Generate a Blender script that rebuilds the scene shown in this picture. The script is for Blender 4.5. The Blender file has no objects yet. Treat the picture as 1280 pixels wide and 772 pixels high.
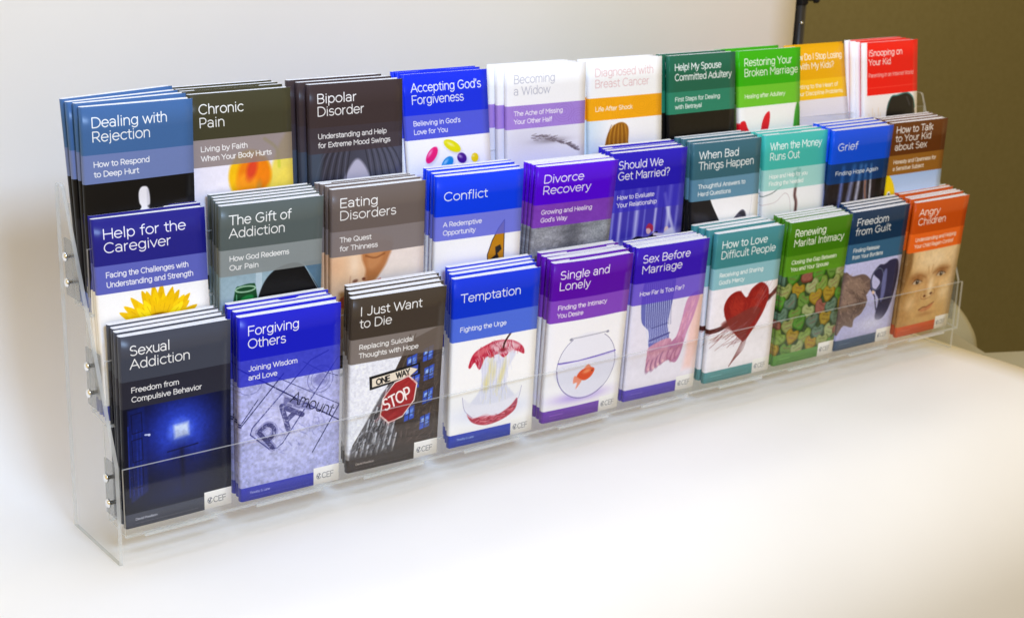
import bpy, math
import numpy as np
from mathutils import Matrix, Vector

scene = bpy.context.scene
COL = scene.collection

# ---------------------------------------------------------------- camera
CAM_F, CAM_C = 1905.37, (-0.41769, -0.99940, 0.52754)
CAM_R = [[0.797696, -0.602363, 0.028984], [-0.150987, -0.246017, -0.957433], [0.583853, 0.759364, -0.287196]]

cam_data = bpy.data.cameras.new('camera')
cam = bpy.data.objects.new('camera', cam_data)
COL.objects.link(cam)
cam_data.sensor_fit = 'HORIZONTAL'
cam_data.sensor_width = 36.0
cam_data.lens = 36.0 * CAM_F / 1280.0
cam_data.clip_start = .01
cam_data.clip_end = 60
_R = np.array(CAM_R)
m = Matrix([list(_R[0]), list(-_R[1]), list(-_R[2])]).transposed().to_4x4()
m.translation = Vector(CAM_C)
cam.matrix_world = m
cam_data.dof.use_dof = True
cam_data.dof.focus_distance = 1.12
cam_data.dof.aperture_fstop = 16
scene.camera = cam

# ---------------------------------------------------------------- light
AMBIENT, AMBIENT_STRENGTH = (1.0, .745, .33), .84
KEY_W, TOP_W = 16.5, 8.0
world = bpy.data.worlds.new('World')
scene.world = world
world.use_nodes = True
bg = world.node_tree.nodes['Background']
bg.inputs['Color'].default_value = (*AMBIENT, 1)
bg.inputs['Strength'].default_value = AMBIENT_STRENGTH


def area(name, loc, aim, sx, sy, watts, col):
    l = bpy.data.lights.new(name, 'AREA')
    l.shape = 'RECTANGLE'; l.size = sx; l.size_y = sy; l.energy = watts; l.color = col
    o = bpy.data.objects.new(name, l); COL.objects.link(o)
    o.location = loc
    o.rotation_euler = (Vector(aim) - Vector(loc)).to_track_quat('-Z', 'Y').to_euler()
    return o


area('key_softbox', (-.02, -1.10, 1.06), (.42, .05, .10), .34, .26, KEY_W, (.465, .665, 1.0))
area('overhead_softbox', (.20, .10, 1.45), (.34, .02, .0), .6, .4, TOP_W, (.42, .62, 1.0))

area('room_lamp', (2.0, .70, 1.0), (1.95, 1.15, .20), .3, .3, 4.0, (1.0, .82, .52))

scene.view_settings.view_transform = 'Standard'
scene.view_settings.look = 'None'
scene.view_settings.exposure = 0.0
scene.view_settings.gamma = 1.0
scene.view_settings.use_curve_mapping = False
scene.render.engine = 'CYCLES'
scene.cycles.max_bounces = 12
scene.cycles.transparent_max_bounces = 32
scene.cycles.caustics_reflective = False
scene.cycles.caustics_refractive = False

# ---------------------------------------------------------------- cover printing
TW, TH = 400, 692
ASP = 1.731
_gx = (np.arange(TW) + .5) / TW
_gy = (np.arange(TH) + .5) / TW            # both axes in units of the cover's width, y runs down
GX, GY = np.meshgrid(_gx, _gy)
GX = GX.astype(np.float32); GY = GY.astype(np.float32)

# A light geometric sans drawn with a round pen. Cap height 1, x-height .73.
# L = polyline, A = arc (cx, cy, rx, ry, deg0, deg1), y up, baseline 0
GLYPH = {
'A': (.86, ['L', 0.02,0, .43,1, .84,0], ['L', .17,.34, .69,.34]),
'B': (.78, ['L', .1,0, .1,1, .42,1], ['A', .42,.76, .24,.24, 90,-90], ['L', .42,.52, .1,.52], ['A', .44,.26, .27,.26, 90,-90], ['L', .44,0, .1,0]),
'C': (.92, ['A', .5,.5, .43,.5, 45,315]),
'D': (.9, ['L', .1,0, .1,1, .37,1], ['A', .37,.5, .47,.5, 90,-90], ['L', .37,0, .1,0]),
'E': (.74, ['L', .66,0, .1,0, .1,1, .66,1], ['L', .1,.51, .6,.51]),
'F': (.72, ['L', .1,0, .1,1, .66,1], ['L', .1,.5, .6,.5]),
'G': (.96, ['A', .5,.5, .43,.5, 48,322], ['L', .84,.19, .84,.47, .53,.47]),
'H': (.9, ['L', .1,0, .1,1], ['L', .8,0, .8,1], ['L', .1,.51, .8,.51]),
'I': (.3, ['L', .15,0, .15,1]),
'J': (.66, ['L', .52,1, .52,.28], ['A', .28,.28, .24,.28, 0,-140]),
'K': (.8, ['L', .1,0, .1,1], ['L', .7,1, .1,.36], ['L', .33,.6, .74,0]),
'L': (.68, ['L', .1,1, .1,0, .64,0]),
'M': (1.02, ['L', .1,0, .1,1, .51,.4, .92,1, .92,0]),
'N': (.9, ['L', .1,0, .1,1, .8,0, .8,1]),
'O': (1.0, ['A', .5,.5, .44,.5, 0,360]),
'P': (.76, ['L', .1,0, .1,1, .4,1], ['A', .4,.7, .27,.3, 90,-90], ['L', .4,.4, .1,.4]),
'Q': (1.0, ['A', .5,.5, .44,.5, 0,360], ['L', .58,.28, .88,-.04]),
'R': (.8, ['L', .1,0, .1,1, .42,1], ['A', .42,.71, .26,.29, 90,-90], ['L', .42,.42, .1,.42], ['L', .4,.42, .72,0]),
'S': (.76, ['A', .37,.745, .27,.255, 40,200], ['A', .37,.745, .3,.23, 200,262], ['A', .39,.255, .29,.26, 80,-60], ['A', .38,.26, .32,.26, -60,-142]),
'T': (.76, ['L', .02,1, .74,1], ['L', .38,0, .38,1]),
'U': (.88, ['L', .1,1, .1,.38], ['A', .44,.38, .34,.38, 180,360], ['L', .78,.38, .78,1]),
'V': (.8, ['L', .02,1, .4,0, .78,1]),
'W': (1.2, ['L', .02,1, .33,0, .6,.95, .87,0, 1.18,1]),
'Y': (.8, ['L', .02,1, .4,.45, .78,1], ['L', .4,.45, .4,0]),
'a': (.68, ['A', .3,.5, .25,.23, 150,0], ['L', .55,.5, .55,0], ['A', .3,.21, .24,.21, 0,360]),
'b': (.74, ['L', .1,0, .1,1.04], ['A', .38,.365, .28,.365, 0,360]),
'c': (.66, ['A', .38,.365, .31,.365, 48,312]),
'd': (.74, ['L', .64,0, .64,1.04], ['A', .36,.365, .28,.365, 0,360]),
'e': (.72, ['L', .06,.38, .66,.38], ['A', .36,.365, .3,.365, 3,318]),
'f': (.42, ['A', .36,.84, .18,.2, 80,180], ['L', .18,.84, .18,0], ['L', .03,.7, .38,.7]),
'g': (.74, ['L', .64,.73, .64,.0], ['A', .36,.375, .28,.355, 0,360], ['A', .36,.0, .28,.27, 0,-145]),
'h': (.7, ['L', .1,0, .1,1.04], ['A', .35,.45, .25,.28, 180,0], ['L', .6,.45, .6,0]),
'i': (.27, ['L', .135,0, .135,.72], ['L', .135,.95, .135,.98]),
'j': (.27, ['L', .135,.72, .135,-.1], ['A', .0,-.1, .135,.15, 0,-70], ['L', .135,.95, .135,.98]),
'k': (.62, ['L', .1,0, .1,1.04], ['L', .54,.72, .1,.24], ['L', .27,.42, .58,0]),
'l': (.27, ['L', .135,0, .135,1.04]),
'm': (1.04, ['L', .1,0, .1,.72], ['A', .31,.47, .21,.26, 180,0], ['L', .52,.47, .52,0], ['A', .73,.47, .21,.26, 180,0], ['L', .94,.47, .94,0]),
'n': (.7, ['L', .1,0, .1,.72], ['A', .35,.45, .25,.28, 180,0], ['L', .6,.45, .6,0]),
'o': (.74, ['A', .37,.365, .31,.365, 0,360]),
'p': (.74, ['L', .1,-.28, .1,.72], ['A', .38,.365, .28,.365, 0,360]),
'q': (.74, ['L', .64,-.28, .64,.72], ['A', .36,.365, .28,.365, 0,360]),
'r': (.44, ['L', .1,0, .1,.72], ['A', .38,.42, .28,.3, 180,95]),
's': (.58, ['A', .29,.54, .21,.19, 35,205], ['A', .29,.54, .23,.17, 205,268], ['A', .3,.19, .22,.19, 88,-50], ['A', .29,.2, .25,.2, -50,-145]),
't': (.42, ['L', .18,.92, .18,.2], ['A', .36,.2, .18,.2, 180,280], ['L', .03,.7, .38,.7]),
'u': (.7, ['L', .1,.72, .1,.28], ['A', .35,.28, .25,.28, 180,360], ['L', .6,.72, .6,0]),
'v': (.62, ['L', .03,.72, .31,0, .59,.72]),
'w': (.96, ['L', .03,.72, .27,0, .48,.7, .69,0, .93,.72]),
'x': (.6, ['L', .04,0, .54,.72], ['L', .56,0, .06,.72]),
'y': (.62, ['L', .03,.72, .31,.02], ['L', .59,.72, .27,-.12, .18,-.25, .06,-.25]),
'z': (.6, ['L', .06,.72, .54,.72, .06,0, .54,0]),
' ': (.36,), "'": (.22, ['L', .11,1, .09,.78]), '.': (.24, ['L', .12,0, .12,.02]),
'?': (.62, ['A', .29,.76, .23,.24, 160,-60], ['L', .35,.53, .29,.42, .29,.26], ['L', .29,.02, .29,.0]),
'!': (.26, ['L', .13,1, .13,.27], ['L', .13,.02, .13,.0]),
}


def glyph_segments(ch):
    g = GLYPH[ch]
    out = []
    for s in g[1:]:
        if s[0] == 'L':
            p = np.array(s[1:]).reshape(-1, 2)
        else:
            cx, cy, rx, ry, a0, a1 = s[1:]
            n = max(3, int(abs(a1 - a0) / 22) + 1)
            t = np.radians(np.linspace(a0, a1, n + 1))
            p = np.stack([cx + rx * np.cos(t), cy + ry * np.sin(t)], 1)
        out += [(p[i], p[i + 1]) for i in range(len(p) - 1)]
    return g[0], out


def catmull(pts, n=6, closed=True):
    p = np.array(pts, float)
    m = len(p)
    out = []
    for i in range(m if closed else m - 1):
        if closed:
            a, b, c, d = p[(i - 1) % m], p[i], p[(i + 1) % m], p[(i + 2) % m]
        else:
            a, b, c, d = p[max(i - 1, 0)], p[i], p[i + 1], p[min(i + 2, m - 1)]
        for k in range(n):
            t = k / n
            out.append(.5 * (2 * b + (c - a) * t + (2 * a - 5 * b + 4 * c - d) * t * t + (3 * b - a - 3 * c + d) * t ** 3))
    if not closed:
        out.append(p[-1])
    return np.array(out)


def noise2(scale, seed, octaves=3, sx=1., sy=1.):
    """smooth value noise in 0..1 over the cover"""
    r = np.random.RandomState(seed)
    tot = np.zeros_like(GX); amp = 1.; s = 0
    for o in range(octaves):
        nx, ny = int(scale * sx * 2 ** o) + 3, int(scale * sy * ASP * 2 ** o) + 3
        g = r.rand(ny, nx).astype(np.float32)
        x = GX * scale * sx * 2 ** o; y = GY * scale * sy * 2 ** o
        x = np.minimum(x, nx - 1.001); y = np.minimum(y, ny - 1.001)
        xi = x.astype(int); yi = y.astype(int)
        fx = x - xi; fy = y - yi
        fx = fx * fx * (3 - 2 * fx); fy = fy * fy * (3 - 2 * fy)
        v = (g[yi, xi] * (1 - fx) + g[yi, np.minimum(xi + 1, nx - 1)] * fx) * (1 - fy) + \
            (g[np.minimum(yi + 1, ny - 1), xi] * (1 - fx) + g[np.minimum(yi + 1, ny - 1), np.minimum(xi + 1, nx - 1)] * fx) * fy
        tot += v * amp; s += amp; amp *= .5
    return tot / s


class Art:
    def __init__(self, base=(255, 255, 255)):
        self.im = np.zeros((TH, TW, 3), np.float32)
        self.im[:] = np.array(base, np.float32) / 255

    def box(self, x0, y0, x1, y1):
        return (slice(max(0, int(y0 * TW) - 1), min(TH, int(y1 * TW) + 2)), slice(max(0, int(x0 * TW) - 1), min(TW, int(x1 * TW) + 2)))

    def put(self, sl, m, col, a=1.):
        v = self.im[sl]
        if v.size == 0:
            return
        m = (m * a)[..., None]
        v += (np.array(col, np.float32) / 255 - v) * m

    def rect(self, x0, y0, x1, y1, col, a=1.):
        sl = (slice(int(round(y0 * TW)), int(round(y1 * TW))), slice(int(round(x0 * TW)), int(round(x1 * TW))))
        v = self.im[sl]
        v += (np.array(col, np.float32) / 255 - v) * a

    def grad(self, x0, y0, x1, y1, c0, c1, horiz=False):
        sl = self.box(x0, y0, x1, y1)
        t = (GX[sl] - x0) / (x1 - x0) if horiz else (GY[sl] - y0) / (y1 - y0)
        t = np.clip(t, 0, 1)[..., None]
        self.im[sl] = (np.array(c0, np.float32) * (1 - t) + np.array(c1, np.float32) * t) / 255

    def glow(self, cx, cy, rx, ry, col, a=1., p=2.):
        d = ((GX - cx) / rx) ** 2 + ((GY - cy) / ry) ** 2
        self.put((slice(None), slice(None)), np.exp(-d ** (p / 2)), col, a)

    def ell(self, cx, cy, rx, ry, col, soft=.006, rot=0., a=1.):
        R = max(rx, ry) + soft * 2
        sl = self.box(cx - R, cy - R, cx + R, cy + R)
        c, s = math.cos(math.radians(rot)), math.sin(math.radians(rot))
        x, y = GX[sl] - cx, GY[sl] - cy
        d = np.sqrt(((x * c + y * s) / rx) ** 2 + ((-x * s + y * c) / ry) ** 2)
        self.put(sl, np.clip((1 - d) * min(rx, ry) / soft + .5, 0, 1), col, a)

    def ring(self, cx, cy, rx, ry, w, col, soft=.004, a=1., a0=0, a1=360):
        t = np.radians(np.linspace(a0, a1, 30))
        self.line(np.stack([cx + rx * np.cos(t), cy + ry * np.sin(t)], 1), w, col, a, soft)

    def poly(self, pts, col, soft=.004, a=1., smooth=False, grain=0, seed=1):
        p = catmull(pts) if smooth else np.array(pts, float)
        m = soft + .004
        sl = self.box(p[:, 0].min() - m, p[:, 1].min() - m, p[:, 0].max() + m, p[:, 1].max() + m)
        x, y = GX[sl], GY[sl]
        if x.size == 0:
            return
        ins = np.zeros(x.shape, bool); dd = np.full(x.shape, 9., np.float32)
        for i in range(len(p)):
            ax, ay = p[i]; bx, by = p[(i + 1) % len(p)]
            if ay != by:
                ins ^= ((ay > y) != (by > y)) & (x < (bx - ax) * (y - ay) / (by - ay) + ax)
            ux, uy = bx - ax, by - ay
            t = np.clip(((x - ax) * ux + (y - ay) * uy) / (ux * ux + uy * uy + 1e-12), 0, 1)
            dd = np.minimum(dd, (x - ax - t * ux) ** 2 + (y - ay - t * uy) ** 2)
        d = np.sqrt(dd) * np.where(ins, 1, -1)
        mk = np.clip(d / soft + .5, 0, 1)
        if grain:
            mk = mk * np.clip(1 - grain + 2 * grain * noise2(28, seed)[sl], 0, 1)
        self.put(sl, mk, col, a)

    def line(self, pts, w, col, a=1., soft=.003):
        p = np.array(pts, float)
        m = w + soft
        sl = self.box(p[:, 0].min() - m, p[:, 1].min() - m, p[:, 0].max() + m, p[:, 1].max() + m)
        x, y = GX[sl], GY[sl]
        if x.size == 0:
            return
        dd = np.full(x.shape, 9., np.float32)
        for i in range(len(p) - 1):
            ax, ay = p[i]; ux, uy = p[i + 1] - p[i]
            t = np.clip(((x - ax) * ux + (y - ay) * uy) / (ux * ux + uy * uy + 1e-12), 0, 1)
            dd = np.minimum(dd, (x - ax - t * ux) ** 2 + (y - ay - t * uy) ** 2)
        self.put(sl, np.clip((w / 2 - np.sqrt(dd)) / soft + .5, 0, 1), col, a)

    def text(self, s, x, y, size, col=(255, 255, 255), w=.0075, rot=0., a=1., fit=None, track=.015):
        """y is the baseline, size the cap height; fit squeezes the line to a width"""
        adv = sum(GLYPH[c][0] + track for c in s)
        k = 1. if fit is None else fit / (adv * size)
        c, sn = math.cos(math.radians(rot)), math.sin(math.radians(rot))
        pen = 0.
        for ch in s:
            g, segs = glyph_segments(ch)
            if segs:
                P = np.array([[q[0], q[1]] for q in segs])            # n,2,2
                px = (P[..., 0] + pen) * size * k; py = -P[..., 1] * size
                X = x + px * c - py * sn; Y = y + px * sn + py * c
                m = w + .004
                sl = self.box(X.min() - m, Y.min() - m, X.max() + m, Y.max() + m)
                gx, gy = GX[sl], GY[sl]
                if gx.size:
                    dd = np.full(gx.shape, 9., np.float32)
                    for i in range(len(X)):
                        ax, ay = X[i, 0], Y[i, 0]; ux, uy = X[i, 1] - ax, Y[i, 1] - ay
                        t = np.clip(((gx - ax) * ux + (gy - ay) * uy) / (ux * ux + uy * uy + 1e-12), 0, 1)
                        dd = np.minimum(dd, (gx - ax - t * ux) ** 2 + (gy - ay - t * uy) ** 2)
                    self.put(sl, np.clip((w / 2 - np.sqrt(dd)) / .0026 + .5, 0, 1), col, a)
            pen += g + track

    def streaks(self, pts, cols, n, ln, w, seed, ang=90., spread=20., a=.5):
        """short soft strokes kept inside an outline"""
        rr = np.random.RandomState(seed); p = catmull(pts)
        x0, y0, x1, y1 = p[:, 0].min(), p[:, 1].min(), p[:, 0].max(), p[:, 1].max(); k = 0
        for _ in range(n * 6):
            x, y = rr.uniform(x0, x1), rr.uniform(y0, y1); ins = False
            for i in range(len(p)):
                ax, ay = p[i]; bx, by = p[(i + 1) % len(p)]
                if (ay > y) != (by > y) and x < (bx - ax) * (y - ay) / (by - ay) + ax: ins = not ins
            if not ins: continue
            t = math.radians(ang + rr.uniform(-spread, spread)); l = ln * rr.uniform(.4, 1.2)
            self.line([(x - math.cos(t) * l / 2, y - math.sin(t) * l / 2), (x + math.cos(t) * l / 2, y + math.sin(t) * l / 2)], w * rr.uniform(.5, 1.5), cols[rr.randint(len(cols))], a, w)
            k += 1
            if k >= n: break

    def grainy(self, amt, scale, seed, y0=0., y1=ASP, x0=0., x1=1., sx=1., sy=1.):
        sl = self.box(x0, y0, x1, y1)
        n = noise2(scale, seed, 4, sx, sy)[sl][..., None] - .5
        self.im[sl] = np.clip(self.im[sl] * (1 + amt * 2 * n), 0, 1)


def W4(c, d):
    return tuple(max(0, min(255, v + d)) for v in c)


# ---- the pictures on the covers; each paints only the picture area (and what runs under the band)
def a_window(A):
    A.rect(0, .4, 1, ASP, (10, 11, 17))
    A.glow(.50, .93, .36, .34, (22, 38, 160)); A.glow(.52, .93, .17, .17, (44, 74, 230))
    A.glow(.52, 1.0, .5, .6, (14, 26, 110), .35)
    A.rect(.0, .62, .045, 1.5, (12, 13, 30))
    for i, x in enumerate((.05, .085, .125, .155)):
        A.line([(x, .80 + i * .02), (x, 1.44)], .010, (30, 54, 170), .8, .01)
    A.poly([(.05, .66), (.20, .64), (.215, 1.42), (.06, 1.5)], (18, 34, 120), .02, .55)
    for y0, y1 in ((.70, .86), (.93, 1.12), (1.18, 1.36)):
        A.line([(.08, y0), (.17, y0 - .01), (.175, y1), (.085, y1 + .01), (.08, y0)], .008, (8, 9, 45), .9, .006)
    A.line([(.2, .9), (.235, .905)], .016, (190, 200, 235)); A.ell(.235, .907, .012, .012, (220, 225, 250))
    A.ell(.52, .93, .10, .10, (120, 150, 255), .08, 0, .8)
    A.glow(.53, .93, .26, .26, (70, 104, 255), .45); A.poly([(.46, .87), (.595, .86), (.60, .98), (.467, .992)], (200, 218, 255), .035)
    A.ell(.52, 1.22, .12, .22, (14, 20, 70), .12, 0, .6)
    A.line([(.40, 1.10), (.68, 1.08)], .012, (10, 16, 60), .9, .01)
    A.line([(.53, 1.11), (.54, 1.48)], .03, (12, 12, 30), .7, .04)
    A.ell(.45, 1.5, .36, .10, (26, 40, 110), .15, 0, .4)
    A.grainy(.12, 40, 3, .4)


def a_paid(A):
    A.rect(0, .4, 1, ASP, (160, 165, 226)); A.glow(.5, 1.1, .6, .5, (205, 206, 246), .8)
    A.grainy(.20, 34, 5, .4)
    nv = (34, 36, 96)
    A.line([(.0, .47), (1.05, 1.17)], .012, nv); A.line([(.22, .52), (1.0, .98)], .007, nv, .85)
    A.line([(0, 1.02), (.43, .58)], .010, nv); A.line([(.0, 1.0), (.18, .78)], .008, nv)
    A.line([(.72, 1.40), (1.0, .98)], .010, nv)
    A.line([(.62, .50), (.80, .62), (.98, .70)], .006, nv, .8)
    A.line([(.88, .44), (.70, .50), (.12, 1.04), (.10, 1.10), (.28, 1.27), (.36, 1.28), (.42, 1.24), (.98, .52)], .011, (44, 46, 120), .85)
    A.text('P', .30, 1.28, .22, (70, 70, 140), .075, -38, .35); A.text('P', .30, 1.28, .22, (44, 44, 96), .040, -38, .75)
    A.text('A', .47, 1.12, .22, (44, 44, 100), .05, -38, .75)
    A.poly([(.44, .80), (.72, .92), (.70, .98), (.42, .88)], (60, 60, 118), .02, .6)
    A.ring(.80, .70, .13, .13, .007, (96, 96, 168), .006, .8); A.ring(.80, .70, .095, .095, .005, (96, 96, 168), .006, .7)
    A.ell(.80, .70, .07, .06, (110, 110, 180), .03, 0, .6)
    A.ring(.10, .62, .12, .10, .006, (96, 96, 168), .006, .7); A.ring(.76, 1.09, .03, .03, .004, (120, 120, 186), .004, .8)
    A.text('Amount', .49, .86, .105, (22, 22, 50), .011, 27)
    A.streaks([(.15, 1.0), (.45, .70), (.90, .9), (.85, 1.2), (.40, 1.35)], [(190, 194, 238), (120, 124, 196), (214, 214, 246)], 220, .07, .008, 24, 35, 70, .45)
    n = noise2(60, 8)
    A.put((slice(int(.64 * TW), TH), slice(None)), np.clip((n[int(.64 * TW):] - .62) * 5, 0, 1), (205, 208, 245), .6)


def a_stop(A):
    A.rect(0, .4, 1, ASP, (236, 238, 250))
    A.poly([(1, .38), (.62, .50), (.36, 1.0), (.05, 1.45), (0, 1.75), (1, 1.75)], (70, 58, 52), .006)
    A.poly([(.52, .80), (.35, .98), (.03, 1.50), (0, 1.75), (.50, 1.75)], (104, 102, 108), .02)
    rr = np.random.RandomState(4)
    for i in range(12):
        for j in range(9):
            x = .03 + j * .055 + i * .014; y = 1.56 - i * .062 + j * .012
            if x < .52 and y > 1.62 - x * 1.65:
                A.line([(x, y), (x + .012, y - .05)], .017, (206, 210, 222) if rr.rand() > .35 else (44, 42, 48), .85, .008)
                A.line([(x + .022, y), (x + .034, y - .05)], .010, (34, 32, 36), .8, .008)
    for i in range(7):
        A.line([(.60 - i * .02, .62 + i * .14), (1.0, .50 + i * .17)], .008, (44, 36, 32), .8)
    for (x, y) in ((.66, .72), (.84, .66), (.86, .86), (.70, .93), (.86, 1.10), (.66, 1.24), (.84, 1.36)):
        A.poly([(x - .05, y - .05), (x + .06, y - .08), (x + .055, y + .06), (x - .055, y + .08)], (58, 88, 200), .006)
        A.poly([(x - .035, y - .03), (x + .0, y - .04), (x - .005, y + .0), (x - .04, y + .01)], (150, 185, 250), .006)
        A.poly([(x + .012, y - .04), (x + .048, y - .05), (x + .042, y + .03), (x + .01, y + .04)], (120, 160, 245), .006, .8)
        A.line([(x, y - .065), (x - .003, y + .07)], .008, (44, 38, 40)); A.line([(x - .05, y + .02), (x + .055, y)], .006, (44, 38, 40))
    A.line([(.63, .44), (.55, 1.0)], .02, (60, 54, 52)); A.line([(.69, .44), (.56, .76)], .014, (90, 78, 64))
    A.streaks([(.95, .66), (.66, .70), (.40, 1.05), (.10, 1.5), (.5, 1.56), (.95, 1.56)], [(104, 88, 78), (44, 36, 32), (130, 112, 98), (60, 52, 52)], 320, .07, .008, 21, -35, 60, .4)
    A.streaks([(.45, .95), (.30, 1.15), (.06, 1.5), (.45, 1.56)], [(196, 200, 212), (60, 60, 66), (150, 152, 160), (30, 30, 34)], 260, .05, .007, 22, -60, 40, .6)
    A.grainy(.10, 50, 6, .64)
    A.poly([(.205, .79), (.755, .735), (.765, .855), (.215, .925)], (26, 24, 26)); 
    A.poly([(.235, .815), (.65, .77), (.735, .80), (.655, .855), (.24, .90)], (238, 226, 208))
    A.poly([(.655, .768), (.735, .755), (.735, .80)], (70, 90, 190)); A.poly([(.66, .855), (.735, .842), (.735, .81)], (70, 90, 190))
    A.text('ONE', .285, .884, .055, (30, 28, 30), .013, -7.5, 1, .15); A.text('WAY', .50, .856, .055, (30, 28, 30), .013, -7.5, 1, .15)
    cx, cy, r = .535, 1.075, .225
    o = [(cx + r * .92 * math.cos(math.radians(22.5 + 45 * k)) + .03 * math.sin(math.radians(22.5 + 45 * k)) * -1, cy + r * math.sin(math.radians(22.5 + 45 * k)) - .05 * math.cos(math.radians(22.5 + 45 * k))) for k in range(8)]
    A.poly(o, (240, 226, 222)); A.poly([(cx + (x - cx) * .93, cy + (y - cy) * .93) for x, y in o], (160, 36, 40))
    A.streaks([(cx + (x - cx) * .85, cy + (y - cy) * .85) for x, y in o], [(190, 60, 60), (130, 24, 30)], 60, .16, .02, 23, -30, 20, .25)
    A.text('STOP', .385, 1.165, .115, (250, 240, 240), .018, -18, 1, .31)
    A.poly([(0, 1.56), (1, 1.56), (1, ASP), (0, ASP)], (60, 52, 48), .06, .7)


def a_apple(A):
    A.rect(0, .4, 1, ASP, (252, 252, 255)); A.glow(.5, 1.42, .42, .10, (190, 200, 246), .55)
    A.poly([(.30, .86), (.42, .79), (.70, .80), (.76, .86), (.68, 1.0), (.67, 1.18), (.78, 1.33), (.70, 1.48), (.44, 1.50), (.24, 1.42), (.22, 1.32), (.34, 1.18), (.36, 1.0)], (226, 228, 246), .02, 1, True)
    A.poly([(.20, .90), (.26, .78), (.42, .71), (.55, .69), (.72, .72), (.84, .80), (.86, .88), (.78, .84), (.70, .82), (.62, .88), (.54, .83), (.46, .86), (.40, .84), (.33, .96), (.27, .88), (.22, .93)], (190, 34, 62), .012, 1, True)
    cap = [(.22, .90), (.27, .79), (.42, .72), (.55, .70), (.72, .73), (.83, .81), (.82, .86), (.70, .81), (.62, .86), (.54, .82), (.46, .85), (.40, .83), (.33, .94), (.27, .87)]
    A.poly([(.46, .73), (.60, .70), (.80, .77), (.76, .82), (.62, .84), (.50, .80)], (236, 206, 216), .04, .85, True)
    A.streaks(cap, [(240, 226, 232), (214, 90, 110), (160, 16, 50), (232, 170, 184)], 150, .07, .006, 2, 80, 30, .6)
    A.streaks([(.34, .90), (.44, .84), (.70, .84), (.70, 1.0), (.66, 1.18), (.72, 1.30), (.36, 1.30), (.36, 1.1)], [(248, 248, 255), (206, 210, 238), (232, 226, 190), (226, 230, 250)], 160, .10, .008, 3, 88, 14, .5)
    A.poly([(.26, .80), (.36, .74), (.44, .75), (.34, .82)], (226, 120, 130), .03, .7, True)
    A.poly([(.20, 1.40), (.30, 1.46), (.42, 1.44), (.55, 1.48), (.70, 1.42), (.80, 1.34), (.78, 1.46), (.62, 1.54), (.42, 1.56), (.26, 1.50)], (176, 44, 66), .012, 1, True)
    A.streaks([(.22, 1.42), (.42, 1.46), (.70, 1.44), (.78, 1.40), (.70, 1.50), (.42, 1.55)], [(226, 120, 136), (130, 16, 40), (240, 180, 190)], 70, .06, .007, 4, 0, 25, .6)
    A.poly([(.15, 1.24), (.18, 1.38), (.26, 1.46), (.36, 1.46), (.56, 1.47), (.74, 1.40), (.84, 1.26), (.78, 1.30), (.62, 1.34), (.40, 1.34), (.24, 1.30)], (236, 236, 250), .02, .85, True)
    A.line(catmull([(.14, 1.22), (.17, 1.36), (.26, 1.45)], 6, False), .006, (120, 110, 170), .6); A.line(catmull([(.85, 1.22), (.82, 1.34), (.74, 1.43)], 6, False), .006, (120, 110, 170), .6)
    for x, y, w in ((.42, 1.12, .03), (.50, 1.02, .02), (.58, 1.10, .022), (.46, .95, .016), (.62, 1.0, .02)):
        A.ell(x, y, w, .07, (226, 214, 130), .04, 8, .7)
    for i in range(9):
        A.line([(.36 + i * .035, .90), (.37 + i * .033, 1.22)], .005, (190, 194, 226), .6, .01)
    A.line(catmull([(.60, .80), (.62, .72), (.69, .63)], 6, False), .022, (70, 34, 28)); A.ell(.60, .80, .04, .02, (150, 40, 60), .02)


def a_bowl(A):
    A.rect(0, .4, 1, ASP, (250, 249, 255)); A.glow(.46, 1.50, .34, .06, (176, 150, 232), .9)
    A.ell(.52, 1.16, .385, .36, (238, 238, 252), .03, 0, .9); A.poly([(.14, 1.14), (.90, 1.10), (.86, 1.32), (.70, 1.47), (.40, 1.48), (.22, 1.36)], (226, 226, 246), .03, .7, True)
    t = np.radians(np.linspace(-58, 238, 50))
    A.line(np.stack([.52 + .385 * np.cos(t), 1.16 + .365 * np.sin(t)], 1), .007, (110, 104, 150), .85)
    A.line(np.stack([.515 + .375 * np.cos(t[18:40]), 1.165 + .36 * np.sin(t[18:40])], 1), .012, (120, 110, 180), .6)
    A.line([(.285, .835), (.76, .825)], .016, (176, 174, 192)); A.line([(.30, .83), (.75, .82)], .005, (240, 240, 250))
    A.ell(.285, .845, .02, .014, (150, 150, 170)); A.ell(.765, .83, .02, .014, (150, 150, 170))
    A.line([(.145, 1.09), (.40, 1.095), (.90, 1.065)], .014, (104, 84, 190)); A.line([(.15, 1.105), (.89, 1.085)], .006, (190, 180, 240))
    A.poly([(.40, 1.27), (.45, 1.21), (.55, 1.19), (.63, 1.22), (.60, 1.29), (.52, 1.33), (.45, 1.31)], (226, 82, 36), .01, 1, True)
    A.poly([(.44, 1.30), (.37, 1.26), (.36, 1.34), (.41, 1.34), (.40, 1.41), (.47, 1.33)], (240, 140, 110), .01, .9, True)
    A.poly([(.49, 1.20), (.54, 1.155), (.58, 1.20)], (240, 130, 90), .01, .8, True); A.ell(.60, 1.235, .008, .008, (30, 20, 20))
    A.ell(.53, 1.23, .05, .02, (250, 170, 120), .02, -10, .7)


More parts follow.
